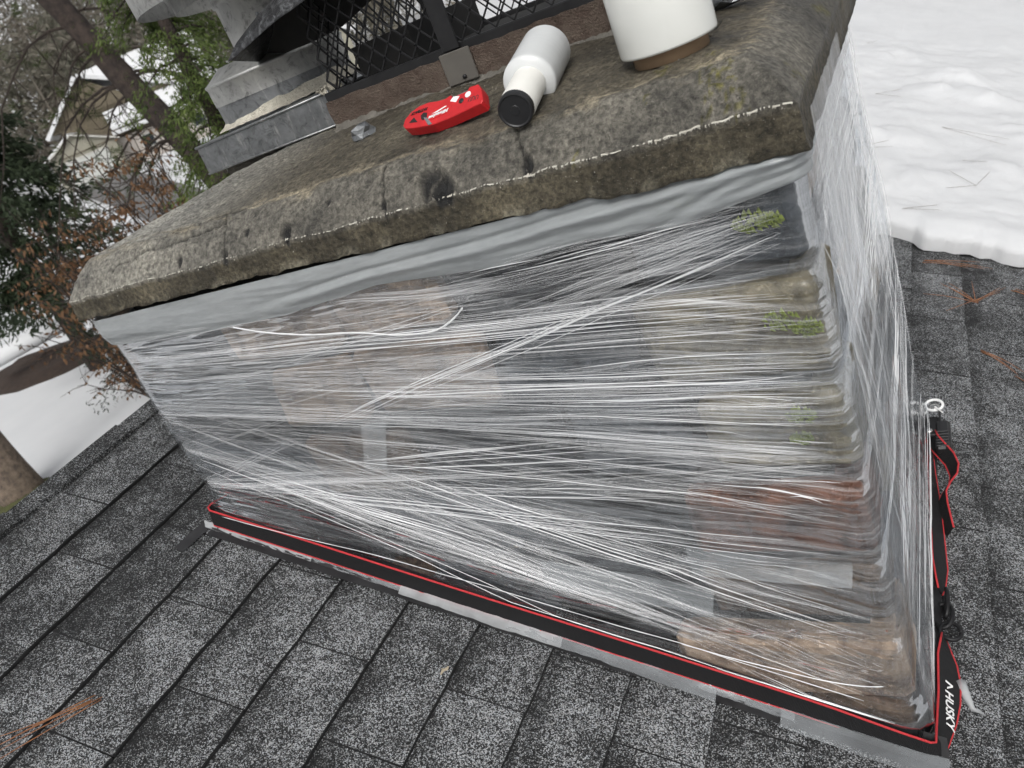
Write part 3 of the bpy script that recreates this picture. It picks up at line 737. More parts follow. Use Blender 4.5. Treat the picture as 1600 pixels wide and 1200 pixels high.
def film_pos(w, z, lift=0.0):
    x0 = min(max(w, 0), W); hgt = z-roof_z(x0)
    flare = .018*(1-sstep(.05, .11, hgt)); top = -.012*sstep(.05, .40, z)*sstep(W, W+.15, w)+.003*sstep(.40, .50, z)*(0 if w > W else 1)
    off = .0155+flare+top+lift+.0030*fbm(w, z, 0, 5, 2)+(.0005*fn3(w*3, z, 4, 30) if lift < .01 else 0)
    ph = ((H-.01-z) % PITCHZ)/PITCHZ; gap = math.exp(-((ph-.915)/.10)**2)+math.exp(-((ph+.085)/.10)**2)
    near = sstep(.70, W-.02, w)*(1-sstep(W+.02, W+.30, w)); off -= .012*gap*near*sstep(.08, .16, hgt)
    x, y, nx_, ny_ = path(w, off); return (x, y, z)
LAYERS = [(.50, .005, .50, -.495, .50, -.495), (.485, .30, .485, .10, .49, .14), (.385, .20, .26, -.06, .33, -.1), (.33, .11, .06, -.33, .12, -.40), (.215, .03, -.16, -.47, -.12, -.48)]
def film_sheet(name, L, mat, lift, nw=230, nh=60, w0=-.25, w1=W+D+.12):
    ws = np.linspace(w0, w1, nw); vs = []; uv = []
    for j in range(nh):
        h = j/(nh-1)
        for w_ in ws:
            z = lay_z(L, w_, h)+.004*fn3(w_, 3*h, L[0], 7)*(1 if L is not LAYERS[0] else 0); z = max(z, roof_z(min(max(w_, -.02), W+.02))+(.004 if lift == 0 else .066))
            vs.append(film_pos(w_, z, lift)); uv.append((w_, (L[0]-L[1]+L[2]-L[3])/2*h))
    mb = MB(); mb.add(vs, [(j*nw+i, j*nw+i+1, (j+1)*nw+i+1, (j+1)*nw+i) for j in range(nh-1) for i in range(nw-1)])
    me = mb.mesh(name, mat, True); ul = me.uv_layers.new(name='UVMap'); li = np.zeros(len(me.loops), np.int32); me.loops.foreach_get('vertex_index', li)
    ul.data.foreach_set('uv', np.array(uv, np.float32)[li].ravel()); return link(name, me, FI)
film_sheet('inner_sheet', LAYERS[0], M['film0'], 0.0, 260, 110)
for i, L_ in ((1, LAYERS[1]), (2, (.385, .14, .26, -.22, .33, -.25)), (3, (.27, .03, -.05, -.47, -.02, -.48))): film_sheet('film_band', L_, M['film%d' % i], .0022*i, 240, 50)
FANS = LAYERS[1:]+[(.372, .345, .20, -.42, .2, -.2), (.235, .205, .02, -.47, .0, -.4), (.145, .115, .16, -.47, .2, -.48), (.47, .20, .215, .17, .4, 0.0), (.44, .12, .475, .42, .5, .3), (.36, .05, .12, .08, .3, -.2), (.485, .30, .485, .10, .49, .14), (.36, .16, -.34, -.49, -.3, -.49)]
PW = np.array([3.6, .9, 1.0, .7, 2.8, 2.4, 1.6, 2.4, 2.8, 1.4, 3.0, 1.3]); PW /= PW.sum()
def creases(count, wmin, wmax, name, wid, lmean, mat, seed):
    """bundles of drawn-out pleats, each bundle following one wrap of the film"""
    mb = MB(); q = 0
    while q < count:
        L = FANS[int(rng.choice(len(FANS), p=PW))]; h0 = rng.random(); a0 = rng.uniform(wmin-.15, wmax-.05); ln0 = .10+rng.exponential(lmean); slope0 = rng.normal()*.02
        for _ in range(int(rng.integers(2, 11))):
            q += 1; h = h0+rng.normal()*.035; ln = min(1.0, ln0*rng.uniform(.5, 1.3)); a = max(wmin+(rng.exponential(.05) if wmin > 1 else 0), a0+rng.normal()*.08); b = min(a+ln, wmax-rng.exponential(.022))
            if b-a < .03 or not -.02 < h < 1.02: continue
            n = max(3, int((b-a)/.035)); wd = rng.uniform(*wid); dz = (slope0+rng.normal()*.010)*(b-a); bend = rng.normal()*.003; vs = []
            for k in range(n+1):
                t = k/n; w_ = a+(b-a)*t; z = lay_z(L, w_, h)+dz*t+bend*math.sin(math.pi*t)
                z = min(max(z, roof_z(min(max(w_, 0), W))+.072+.01*(h % .1)), .492)
                hw = wd*.5*(math.sin(math.pi*min(1, max(0, t*.96+.02)))**.6); p = film_pos(w_, z, .0095+.001*math.sin(q)); _, _, ox, oy = path(w_, .0)
                vs += [(p[0], p[1], p[2]-hw), (p[0]+ox*hw*1.3, p[1]+oy*hw*1.3, p[2]-hw*.25), (p[0], p[1], p[2]+hw)]
            mb.add(vs, [(3*k+e, 3*k+3+e, 3*k+4+e, 3*k+1+e) for k in range(n) for e in (0, 1)])
    return tag(mb.build(name, M[mat], FI, fix=False), kind='stuff')
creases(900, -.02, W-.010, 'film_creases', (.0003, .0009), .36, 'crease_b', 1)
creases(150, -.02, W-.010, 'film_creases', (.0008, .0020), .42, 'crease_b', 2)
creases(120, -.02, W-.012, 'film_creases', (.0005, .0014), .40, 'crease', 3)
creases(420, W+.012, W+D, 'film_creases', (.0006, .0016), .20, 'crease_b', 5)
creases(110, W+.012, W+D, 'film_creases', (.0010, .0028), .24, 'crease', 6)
# creases that drop off the crown at the right hand corner and along the side
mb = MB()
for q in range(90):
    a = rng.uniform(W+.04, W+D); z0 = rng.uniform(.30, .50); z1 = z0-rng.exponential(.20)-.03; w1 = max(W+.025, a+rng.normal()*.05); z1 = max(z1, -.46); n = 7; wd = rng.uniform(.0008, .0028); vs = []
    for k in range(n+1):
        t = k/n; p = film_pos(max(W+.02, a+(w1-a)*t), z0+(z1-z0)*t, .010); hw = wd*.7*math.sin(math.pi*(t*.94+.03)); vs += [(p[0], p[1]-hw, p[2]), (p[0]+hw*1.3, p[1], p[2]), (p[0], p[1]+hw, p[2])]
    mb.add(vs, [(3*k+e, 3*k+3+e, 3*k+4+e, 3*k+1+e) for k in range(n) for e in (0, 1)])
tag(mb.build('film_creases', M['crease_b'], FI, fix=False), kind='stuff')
# loose pleated film hanging from the right end of the crown
def hanging():
    nw, nh = 150, 90; vs = []; uv = []
    for j in range(nh):
        t = j/(nh-1); z = .548-1.00*t
        ya = float(np.interp(t, [0, .15, .35, .6, 1], [.005, .0, .012, .0, -.02])); yb = float(np.interp(t, [0, .15, .35, .6, 1], [.40, .36, .30, .40, .62]))
        for i in range(nw):
            s_ = i/(nw-1); y = ya+(yb-ya)*s_
            base = float(np.interp(t, [0, .04, .12, .30, .6, .92, 1], [W+OV+.006, W+OV+.005, W+.034, W+.026, W+.029, W+.032, W+.034]))
            pl = .0060*abs(fn3(s_*9+.8*t, t*1.3, 3, 1.0))+.0030*fn3(s_*26-1.6*t, t*2.2, 7, 1.0)+.0012*fn3(s_*70+3*t, t*3, 1, 1.0)+.004*fn3(s_*3, t*7, 5, 1.0)
            vs.append((base+pl*(.5+.5*sstep(0, .1, t)), y+.004*fn3(s_*5, t*5, 2, 1), max(z, roof_z(W+.03)+.066))); uv.append((t*1.0, s_*.42))
    mb = MB(); mb.add(vs, [(j*nw+i, j*nw+i+1, (j+1)*nw+i+1, (j+1)*nw+i) for j in range(nh-1) for i in range(nw-1)])
    me = mb.mesh('hanging_fold', M['film5'], True); ul = me.uv_layers.new(name='UVMap'); li = np.zeros(len(me.loops), np.int32); me.loops.foreach_get('vertex_index', li)
    ul.data.foreach_set('uv', np.array(uv, np.float32)[li].ravel()); return link('hanging_fold', me, FI)
hanging()
# grey plastic skirt under the crown
def skirt():
    ws = np.linspace(-.12, W+.03, 300); nh = 22; vs = []
    for j in range(nh):
        t = j/(nh-1)
        for w_ in ws:
            zt = .519; zb = float(np.interp(w_, [-.2, 0, .25, .45, .65, .87, 1.0, 1.1, 1.17, 1.25, 1.4], [.463, .463, .452, .452, .468, .455, .465, .457, .464, .478, .478]))
            z = zt+(zb-zt)*t; fold = .42-.5*(w_-.55)+.10*math.sin(2.6*w_); f = -.006*math.exp(-((t-fold)/.07)**2)*sstep(.35, .6, w_)+.005*math.exp(-((t-fold-.16)/.12)**2)*sstep(.35, .6, w_)+.006*math.sin(math.pi*t)+.005*fn3(w_*1.6, t*1.4, 1, 1.2)*sstep(0, .2, t)
            f += .005*sstep(.85, 1.15, w_)*fn3(w_*16, t*5+w_*12, 2, 1.0)+.0022*abs(fn3(w_*5, t*7-w_*9, 5, 1.0))
            x, y, _, _ = path(w_, .029+f-.004*t); vs.append((x, y, z))
    mb = MB(); nw = len(ws); mb.add(vs, [(j*nw+i, j*nw+i+1, (j+1)*nw+i+1, (j+1)*nw+i) for j in range(nh-1) for i in range(nw-1)])
    return mb.build('grey_skirt', M['skirt'], FI, smooth=True, fix=False)
skirt()
# tape patches seen on the front
def tape_quad(name, q, mat, lift=.0085, n=14):
    (ax, az), (bx, bz), (cx, cz), (dx, dz) = q; mb = MB()
    def P(s, t):
        x = (ax*(1-s)+bx*s)*(1-t)+(dx*(1-s)+cx*s)*t; z = (az*(1-s)+bz*s)*(1-t)+(dz*(1-s)+cz*s)*t
        p = film_pos(x, z, lift); return (p[0], p[1]+.0012*fbm(x, z, 8, 30, 2), p[2])
    v, f = grid(n, 6, P); mb.add(v, f); return mb.build(name, mat, FI, smooth=True, fix=False)
tape_quad('tape_patch', [(.985, -.06), (1.222, -.103), (1.215, -.146), (.978, -.124)], M['tape'])
tape_quad('tape_patch', [(.72, -.085), (1.007, -.152), (.99, -.21), (.70, -.15)], M['tape'], .0095)
tape_quad('tape_patch', [(.484, .229), (.539, .229), (.489, .13), (.438, .132)], M['tape'], .0075)
# thick white thread of rolled film
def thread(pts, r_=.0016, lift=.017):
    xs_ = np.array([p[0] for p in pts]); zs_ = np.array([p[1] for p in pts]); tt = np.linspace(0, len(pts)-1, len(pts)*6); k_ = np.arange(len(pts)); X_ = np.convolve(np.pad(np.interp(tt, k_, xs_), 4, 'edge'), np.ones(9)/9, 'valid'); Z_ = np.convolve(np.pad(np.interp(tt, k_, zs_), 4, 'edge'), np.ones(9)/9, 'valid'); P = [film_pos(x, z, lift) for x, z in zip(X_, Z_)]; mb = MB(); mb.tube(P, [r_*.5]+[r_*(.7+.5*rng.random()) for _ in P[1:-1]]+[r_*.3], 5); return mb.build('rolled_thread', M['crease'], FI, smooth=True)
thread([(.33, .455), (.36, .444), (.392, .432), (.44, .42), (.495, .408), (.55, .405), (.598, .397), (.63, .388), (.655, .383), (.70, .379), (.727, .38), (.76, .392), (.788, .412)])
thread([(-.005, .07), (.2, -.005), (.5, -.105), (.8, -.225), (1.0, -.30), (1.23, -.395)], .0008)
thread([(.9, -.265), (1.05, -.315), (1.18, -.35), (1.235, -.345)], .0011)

# ------------------------------------------------------------------ flashing, base tape
mb = MB(); n = 60
v, f = grid(n, 4, lambda s, t: (-.03+1.33*s, -.018-.046*t-.004*fn3(s*9, 0, 1), roof_z(-.03+1.33*s)+[.050, .020, .0145, .0135][int(round(t*3))])); mb.add(v, f)
mb.build('flashing', M['flash'], CH)
mb = MB(); v, f = grid(10, 4, lambda s, t: (W+.012+.032*t, -.03+.95*s, roof_z(W+.012+.032*t)+[.05, .020, .0145, .0135][int(round(t*3))])); mb.add(v, f); mb.build('flashing', M['flash'], CH)
mb = MB(); v, f = grid(8, 3, lambda s, t: (-.035-.018*t-.01*s, -.035-.085*s, roof_z(-.035-.018*t)+.014+.006*t)); mb.add(v, f); mb.build('flashing_flap', M['flash'], CH)
TP_ = tag(empty('base_tape', (.6, -.05, roof_z(.6))), 'strip of clear tape along the foot of the film under the strap', 'tape')
def btape(x0, x1, w0, w1, mat):
    mb = MB()
    def P(s, t):
        x = x0+(x1-x0)*s; wd = w0+(w1-w0)*s
        y = -.036-wd*t-.0025*fbm(s*6, t, x0, 2, 2); z = roof_z(x)+.008*(1-t)**1.6+.0150+.002*fbm(s*9, t*2, x0+2, 2, 2)
        return (x, y, z)
    v, f = grid(24, 7, P); mb.add(v, f); mb.build('tape_strip', mat, TP_, smooth=True, fix=False)
btape(-.05, .20, .012, .012, M['tape_w']); btape(.39, .70, .020, .024, M['tape_w']); btape(.60, .96, .020, .030, M['tape']); btape(1.06, 1.30, .036, .045, M['tape']); btape(.18, .42, .010, .014, M['tape']); btape(.93, 1.08, .014, .018, M['tape'])
mb = MB(); mb.tube([(1.318, .125, roof_z(1.318)+.016), (1.326, .105, roof_z(1.32)+.014), (1.335, .084, roof_z(1.335)+.010), (1.352, .080, roof_z(1.352)+.009)], [.012, .008, .0045, .001], 7); mb.build('tape_tail', M['tape_w'], TP_, smooth=True)

# ------------------------------------------------------------------ ratchet strap
ST = tag(empty('ratchet_strap', (W+.04, .3, roof_z(W+.04))), 'black ratchet strap with red edges pulled round the foot of the film', 'strap')
SW = .043
up_s = np.array([SP, 0, CP])
def strap(name, pts, wid):
    pts = [np.array(p, float) for p in pts]; mb = MB(); mb.ribbon(pts, wid, .0016); me = mb.mesh('webbing', M['web']); bm = bmesh.new(); bm.from_mesh(me); bmesh.ops.recalc_face_normals(bm, faces=bm.faces); bm.to_mesh(me); bm.free()
    ul = me.uv_layers.new(name='UVMap'); acc = [0]
    for a, b in zip(pts, pts[1:]): acc.append(acc[-1]+float(np.linalg.norm(b-a)))
    for lp in me.loops: ul.data[lp.index].uv = (acc[lp.vertex_index//4]*2.2, (lp.vertex_index % 4)/4)
    wb = link(name, me, ST)
    for e in (-1, 1):
        m2 = MB(); ed = [p+np.array(a)*.5*e for p, a in zip(pts, wid)]; m2.tube(ed, .0020, 6); m2.build('red_edge', M['webred'], wb, smooth=True)
    return wb
pts = []; wid = []
pts += [(-.016, .02, roof_z(-.016)+.036), (-.024, -.018, roof_z(-.024)+.040), (-.027, -.033, roof_z(-.027)+.0425)]; wid += [(0, 0, SW)]*2+[tuple(up_s*SW)]
for x in np.linspace(-.018, W+.02, 40): pts.append((x, -.0390, roof_z(x)+.0425-.010*sstep(1.1, 1.27, x)+.001*math.sin(9*x))); wid.append(tuple(up_s*SW))
pts += [(W+.037, -.034, roof_z(W+.037)+.031)]; wid += [(-.004, 0, SW)]
for y, dx, dz, a in [(0.0, .043, .030, .35), (.04, .049, .028, .6), (.08, .053, .027, .75), (.12, .054, .027, .8), (.16, .052, .027, .65), (.19, .050, .027, .4), (.212, .048, .026, .2)]:
    pts.append((W+dx, y, roof_z(W+dx)+dz)); sw_ = SW*(1 if y < .17 else (.8 if y < .2 else .55)); wid.append((-sw_*math.sin(a), 0, sw_*math.cos(a)*.9))
strap('webbing', pts, wid)
pts = []; wid = []
for y, dx, dz, a, s_ in [(.325, .044, .024, .2, .5), (.345, .045, .024, .35, .8), (.40, .045, .025, .55, 1), (.50, .042, .027, .5, 1), (.60, .039, .03, .4, 1), (.70, .034, .032, .3, .9), (.78, .032, .034, .2, .8)]:
    pts.append((W+dx, y, roof_z(W+dx)+dz)); wid.append((-SW*s_*math.sin(a), 0, SW*s_*math.cos(a)*.9))
strap('webbing', pts, wid)
pts = []; wid = []
for x, y, h in [(1.287, .80, .045), (1.292, .775, .05), (1.305, .745, .055), (1.322, .715, .055), (1.330, .685, .05), (1.326, .655, .045), (1.312, .625, .040), (1.303, .595, .036), (1.304, .565, .030), (1.308, .535, .022), (1.312, .505, .016)]:
    pts.append((x, y, roof_z(x)+h)); wid.append((.020, .006, .030))
strap('loose_tail', pts, wid)
# hooks
def ring(name, c, ex, ey, ra, rb, r_, a0=0, a1=2*math.pi, n=26, parent=ST, mat='black'):
    c = np.array(c); ex = np.array(ex, float); ey = np.array(ey, float); ex /= np.linalg.norm(ex); ey /= np.linalg.norm(ey)
    mb = MB(); mb.tube([c+ex*ra*math.cos(a0+(a1-a0)*k/n)+ey*rb*math.sin(a0+(a1-a0)*k/n) for k in range(n+1)], r_, 8); return mb.build(name, M[mat], parent, smooth=True)
xc = W+.047; zc = roof_z(xc)+.027
ring('hook', (xc+.002, .262, zc), (1, 0, .35), (0, 1, 0), .016, .030, .0042, -2.6, 2.0)
ring('hook', (xc+.006, .292, zc+.002), (.35, 0, 1), (0, 1, 0), .013, .034, .0042, -3.9, 1.2)
ring('hook_eye', (xc+.012, .228, zc-.004), (1, 0, -.2), (0, 1, 0), .017, .020, .004, 0, 6.283)
# ratchet buckle
RB = bpy.data.objects.new('ratchet_buckle', None)
mb = MB(); xr = W+.036; zr = roof_z(xr)+.040
for dx in (-.012, .020): mb.chamfer((xr+dx-.0015, .775, zr-.022), (xr+dx+.0015, .895, zr+.020), .001, .0)
mb.chamfer((xr-.011, .80, zr-.020), (xr+.019, .88, zr+.006), .003)
bk = mb.build('ratchet_body', M['black'], ST)
mb = MB(); mb.chamfer((xr+.010, .735, zr-.004), (xr+.042, .845, zr+.020), .006); mb.build('ratchet_handle', M['cap'], ST)
mb = MB()
for k in range(6): mb.chamfer((xr+.012, .738+k*.011, zr+.0195), (xr+.040, .743+k*.011, zr+.0225), .001)
mb.build('grip_rib', M['cap'], ST)
mb = MB(); mb.lathe([(.008, 0), (.008, .003), (.004, .0055)], 18, (xr-.002, .800, zr+.020), (0, 0, 1)); mb.build('rivet', M['steel'], bk, smooth=True)
mb = MB(); mb.chamfer((xr-.012, .785, zr+.012), (xr+.012, .835, zr+.020), .002); mb.build('pawl_plate', M['black'], bk)
ring('spool_pin', (xr+.010, .905, zr+.022), (1, 0, 0), (0, 1, .3), .019, .017, .0032, 0, 6.283, mat='white')
mb = MB(); mb.lathe([(.012, 0), (.0125, .006), (.007, .009)], 20, (xr+.010, .905, zr+.012), (0, -.2, 1)); mb.build('spool_end', M['steel'], ST, smooth=True)
mb = MB(); mb.tube([(xr+.012, .895, zr+.024), (xr+.028, .868, zr+.024)], .0016, 6); mb.tube([(xr-.006, .885, zr+.024), (xr-.004, .835, zr+.022)], .0014, 6); mb.build('spring', M['white'], ST)
bpy.data.objects.remove(RB)
# lettering on the webbing
def place_text(name, body, size, origin, ex, ey, mat, parent, bold=True, shear=0):
    me = text_mesh(body, size, .0003, bold, shear); me.materials.clear(); me.materials.append(mat)
    ex = Vector(ex).normalized(); ey = (Vector(ey)-ex*Vector(ey).dot(ex)).normalized(); ez = ex.cross(ey)
    mt = Matrix((( ex.x, ey.x, ez.x, origin[0]), (ex.y, ey.y, ez.y, origin[1]), (ex.z, ey.z, ez.z, origin[2]), (0, 0, 0, 1)))
    me.transform(mt); return link(name, me, parent)
place_text('lettering', 'HUSKY', .024, (W+.0530, .052, roof_z(W+.051)+.0295), (0, -1, 0), (.56, 0, -.74), M['white'], ST)
mb = MB(); mb.ribbon([(W+.049, .108, roof_z(W+.053)+.035), (W+.059, .102, roof_z(W+.053)+.028), (W+.051, .094, roof_z(W+.053)+.034)], [(0, .0035, 0)]*3, .0008); mb.build('dog_mark', M['white'], ST)

# ------------------------------------------------------------------ things lying on the crown
# utility knife: outline in its own plane, long axis to the right, leaning back on the crown
A0 = np.array([.728, .098, .6315]); B0 = np.array([.879, .068, .6240]); exk = (B0-A0)/np.linalg.norm(B0-A0)
tilt = R(36); back = np.cross(np.array([0, 0, 1.0]), exk); back /= np.linalg.norm(back); eyk = back*math.cos(tilt)+np.array([0, 0, 1.0])*math.sin(tilt); ezk = np.cross(exk, eyk)
KN = tag(empty('utility_knife', tuple(A0)), 'red folding utility knife lying on the mortar crown beside the film roll', 'knife')
KT = .017
def kp(x, y, h=0.0): return A0+exk*x+eyk*y+ezk*(h+.006)
KO = [(0, .010), (.000, .020), (.008, .031), (.022, .039), (.042, .042), (.058, .0405), (.074, .0415), (.083, .0455), (.088, .0395), (.100, .0425), (.116, .0455), (.118, .0515), (.132, .0525), (.140, .043), (.149, .023), (.1475, .018), (.120, .0115), (.090, .0045), (.062, .000), (.046, .0008), (.024, .0015), (.006, .004)]
def extr(poly, h0, h1, bev=.0012):
    mb = MB(); n = len(poly); c = np.mean(np.array(poly), axis=0)
    ins = [tuple(np.array(p)+(c-np.array(p))/np.linalg.norm(c-np.array(p))*bev) for p in poly]
    vs = [kp(*p, h0) for p in poly]+[kp(*p, h1-bev) for p in poly]+[kp(*p, h1) for p in ins]
    fs = [tuple(range(n))[::-1], tuple(2*n+i for i in range(n))]+[(i, (i+1) % n, n+(i+1) % n, n+i) for i in range(n)]+[(n+i, n+(i+1) % n, 2*n+(i+1) % n, 2*n+i) for i in range(n)]
    mb.add(vs, fs); return mb
body = extr(KO, 0, KT).build('handle', M['red'], KN)
extr([(.012, .012), (.030, .0105), (.019, .0205)], KT-.001, KT+.0003, .0001).build('lanyard_hole', M['ink'], body)
extr([(.036, .014), (.041, .011), (.047, .016), (.044, .024), (.036, .025), (.033, .020)], KT-.001, KT+.0003, .0001).build('strap_slot', M['ink'], body)
extr([(.040, .0165), (.049, .0135), (.062, .0015), (.055, .0005)], KT-.001, KT+.0008, .0002).build('cutter_blade', M['steel'], KN)
extr([(.050, .036), (.066, .0345), (.066, .041), (.052, .0415)], KT*.35, KT-.002, .0003).build('blade_stub', M['steel'], KN)
extr([(.086, .034), (.098, .030), (.102, .0395), (.090, .041)], KT-.001, KT+.0007, .0002).build('belt_clip', M['white'], KN)
extr([(.094, .036), (.114, .038), (.113, .0475), (.097, .0445)], KT*.3, KT-.0015, .0003).build('blade', M['steel'], KN)
pl = extr([(.050, .0075), (.088, .0150), (.092, .0280), (.064, .0225), (.049, .0095)], KT-.001, KT+.0006, .0002); pl.build('name_plate', M['red'], body)
def kdisc(name, x, y, r_, mat):
    mb = MB(); mb.lathe([(r_, 0), (r_, .0012), (r_*.8, .002)], 18, tuple(kp(x, y, KT-.0004)), tuple(ezk)); return mb.build(name, M[mat], KN, smooth=False)
kdisc('pivot_screw', .118, .0385, .0050, 'white'); kdisc('release_button', .108, .0300, .0042, 'cap')
mb = MB()
for k in range(3):
    x0 = .124+k*.0062; y0 = .0285+k*.0006
    mb.tube([kp(x0-.002, y0-.003, KT), kp(x0-.0018, y0+.003, KT), kp(x0+.0004, y0+.0042, KT), kp(x0+.0022, y0+.003, KT), kp(x0+.002, y0-.003, KT)], .0006, 5)
mb.build('grip_mark', M['ink'], body)
ang = .20
exT = -(exk*math.cos(ang)+eyk*math.sin(ang)); eyT = -(eyk*math.cos(ang)-exk*math.sin(ang))
place_text('lettering', 'Milwaukee', .0084, tuple(kp(.0705, .0160, KT+.0012)), tuple(exT), tuple(eyT), M['white'], KN, True, .35)
mb = MB(); q = [kp(.056, .0185, KT+.0010), kp(.080, .0275, KT+.0010), kp(.083, .0265, KT+.0010), kp(.066, .0195, KT+.0010)]; mb.add(q, [(0, 1, 2, 3)]); mb.build('lightning_mark', M['white'], KN)
ang = .12; exT = -(exk*math.cos(ang)+eyk*math.sin(ang)); eyT = -(eyk*math.cos(ang)-exk*math.sin(ang))
place_text('lettering', 'FASTBACK', .0066, tuple(kp(.0275, .0292, KT+.0006)), tuple(exT), tuple(eyT), M['ink'], KN, True, .25)

# small roll of film with its core handle
RL = tag(empty('film_roll', (.93, .12, .645)), 'small film roll with white core handle and black end cap', 'film roll')
a0 = np.array([.952, .004, .6415]); a1 = np.array([.928, .215, .677]); ax = (a1-a0)/np.linalg.norm(a1-a0)
mb = MB(); mb.lathe([(.0215, .003), (.0232, .006), (.0232, .125), (.0225, .13)], 40, tuple(a0), tuple(ax)); mb.build('core_handle', M['white_core'], RL, smooth=True)
mb = MB(); mb.lathe([(.0, -.0035), (.006, -.0035), (.0065, -.0030), (.0190, -.0030), (.0205, -.0042), (.0222, -.0038), (.0232, -.001), (.0232, .0065)], 44, tuple(a0), tuple(ax), capped=False); mb.build('end_cap', M['cap'], RL)
mb = MB(); pf = [(.0228, .084), (.0345, .086), (.0362, .089)]+[(.0362+.00005*rng.normal(), .09+.0035*k) for k in range(1, 34)]+[(.0355, .208), (.034, .2105), (.012, .2108)]
mb.lathe(pf, 48, tuple(a0), tuple(ax), capped=False); mb.build('wound_film', M['roll2'], RL, smooth=True)

# big roll standing on its card core
BR = tag(empty('standing_film_roll', (1.128, .112, .632)), 'large white film roll standing upright on its brown card core', 'film roll')
mb = MB(); mb.lathe([(.0415, 0), (.0475, 0), (.0475, .05), (.0475, .30), (.0415, .30)], 48, (1.128, .1120, .6285), (.0, -.01, 1), capped=False); mb.build('card_core', M['card'], BR, smooth=True)
mb = MB(); mb.lathe([(.0476, .0155), (.0600, .016), (.0612, .019), (.0616, .10), (.0612, .2), (.0606, .27), (.0476, .272)], 64, (1.128, .1120, .6285), (.0, -.01, 1), capped=False); mb.build('wound_film', M['roll'], BR, smooth=True)
mb = MB(); v, f = grid(16, 24, lambda s, t: (1.128-.062*math.cos(.2+s*.5)-.012*s+.004*fbm(s*3, t*4, 1, 2, 2)-.02*s*t, .112+.005+.07*s+.006*fbm(s*2, t*5, 3, 2, 2), .648+.22*t-.012*s)); mb.add(v, f)
mb.build('loose_film_end', M['tape'], BR, smooth=True, fix=False)

# loose grit on the crown top
m_ = MB()
for q in range(520):
    x = rng.uniform(.05, W-.02); y = rng.uniform(-.02, .30); z = crown_z(x, y)+.0015; s_ = rng.uniform(.0006, .0020)
    m_.add([(x-s_, y, z), (x+s_*.6, y-s_, z), (x+s_*.5, y+s_, z), (x, y, z+s_*1.2)], [(0, 1, 3), (1, 2, 3), (2, 0, 3)])
tag(m_.build('mortar_grit', simple('grit', (.30, .27, .22), (.07, .06, .05), 300, .9), CH, fix=False), kind='stuff')
# crumpled scraps
def crumple(name, c, r_, label, seed, flat=.6, ax=1.3):
    bm = bmesh.new(); bmesh.ops.create_icosphere(bm, subdivisions=2, radius=1); 
    for v in bm.verts:
        k = 1+.55*mnoise.noise(v.co*1.7+Vector((seed, 0, 0)))+.35*abs(mnoise.noise(v.co*4+Vector((0, seed, 0)))); v.co = Vector((v.co.x*ax*k*r_, v.co.y*k*r_, v.co.z*flat*k*r_))
    zmin = min(v.co.z for v in bm.verts)
    for v in bm.verts: v.co += Vector((c[0], c[1], c[2]-zmin*.75))
    me = bpy.data.meshes.new(name); bm.to_mesh(me); bm.free(); me.materials.append(M['foil']); return tag(link(name, me), label, 'scrap')
crumple('tape_scrap', (.585, .188, .645), .0175, 'small crumpled silver tape scrap left of the red knife', 3.1, .75, 1.25)
crumple('foil_scrap', (1.155, .355, .637), .024, 'crumpled silver foil scrap behind the large film roll', 8.4, .5, 1.7)

# ------------------------------------------------------------------ pine needles
def needles(name, label, base, n, L, spread, az, mat, group=None, h=.006, snow=False):
    mb = MB()
    for k in range(n):
        a = az+rng.normal()*spread; l = L*rng.uniform(.7, 1.1); s0, y0 = base[0]/CP+rng.normal()*.006, base[1]+rng.normal()*.006; cv = rng.normal()*.10; P = []
        for q in range(6):
            t = q/5; s = s0+math.cos(a+cv*t)*l*t; y = y0+math.sin(a+cv*t)*l*t
            hh = h+.004*math.sin(math.pi*t)+.002*k/n
            P.append(roof_pt(s, y, hh))
        mb.tube(P, [.0010, .0010, .0009, .0009, .0007, .0004], 5)
    return tag(mb.build(name, mat, None, smooth=True), label, 'needles', group)
needles('pine_needles', 'bundle of long rust pine needles on the shingles at the lower left corner', (.040, -.447), 5, .19, .07, -2.05, M['needle'], h=.011)
needles('pine_needles', 'thick tangle of orange pine needles on the shingles by the snow edge', (1.40, 1.60), 9, .15, 1.6, 1.0, M['needle'], h=.010)
needles('pine_needles', 'long straight needles lying across the shingles just below the snow edge', (1.27, 1.83), 4, .20, .06, .12, M['needle'], h=.012)
needles('pine_needles', 'three loose needles below the orange tangle on the right', (1.40, 1.30), 4, .15, .25, -.7, M['needle'], h=.010)
needles('pine_needles', 'short rust needles near the right edge below the snow', (1.50, 1.72), 3, .14, .15, -.5, M['needle'], h=.010)
needles('pine_needle', 'single orange needle low on the right edge of the roof', (1.47, 1.20), 2, .10, .2, -.8, M['needle'], h=.010)
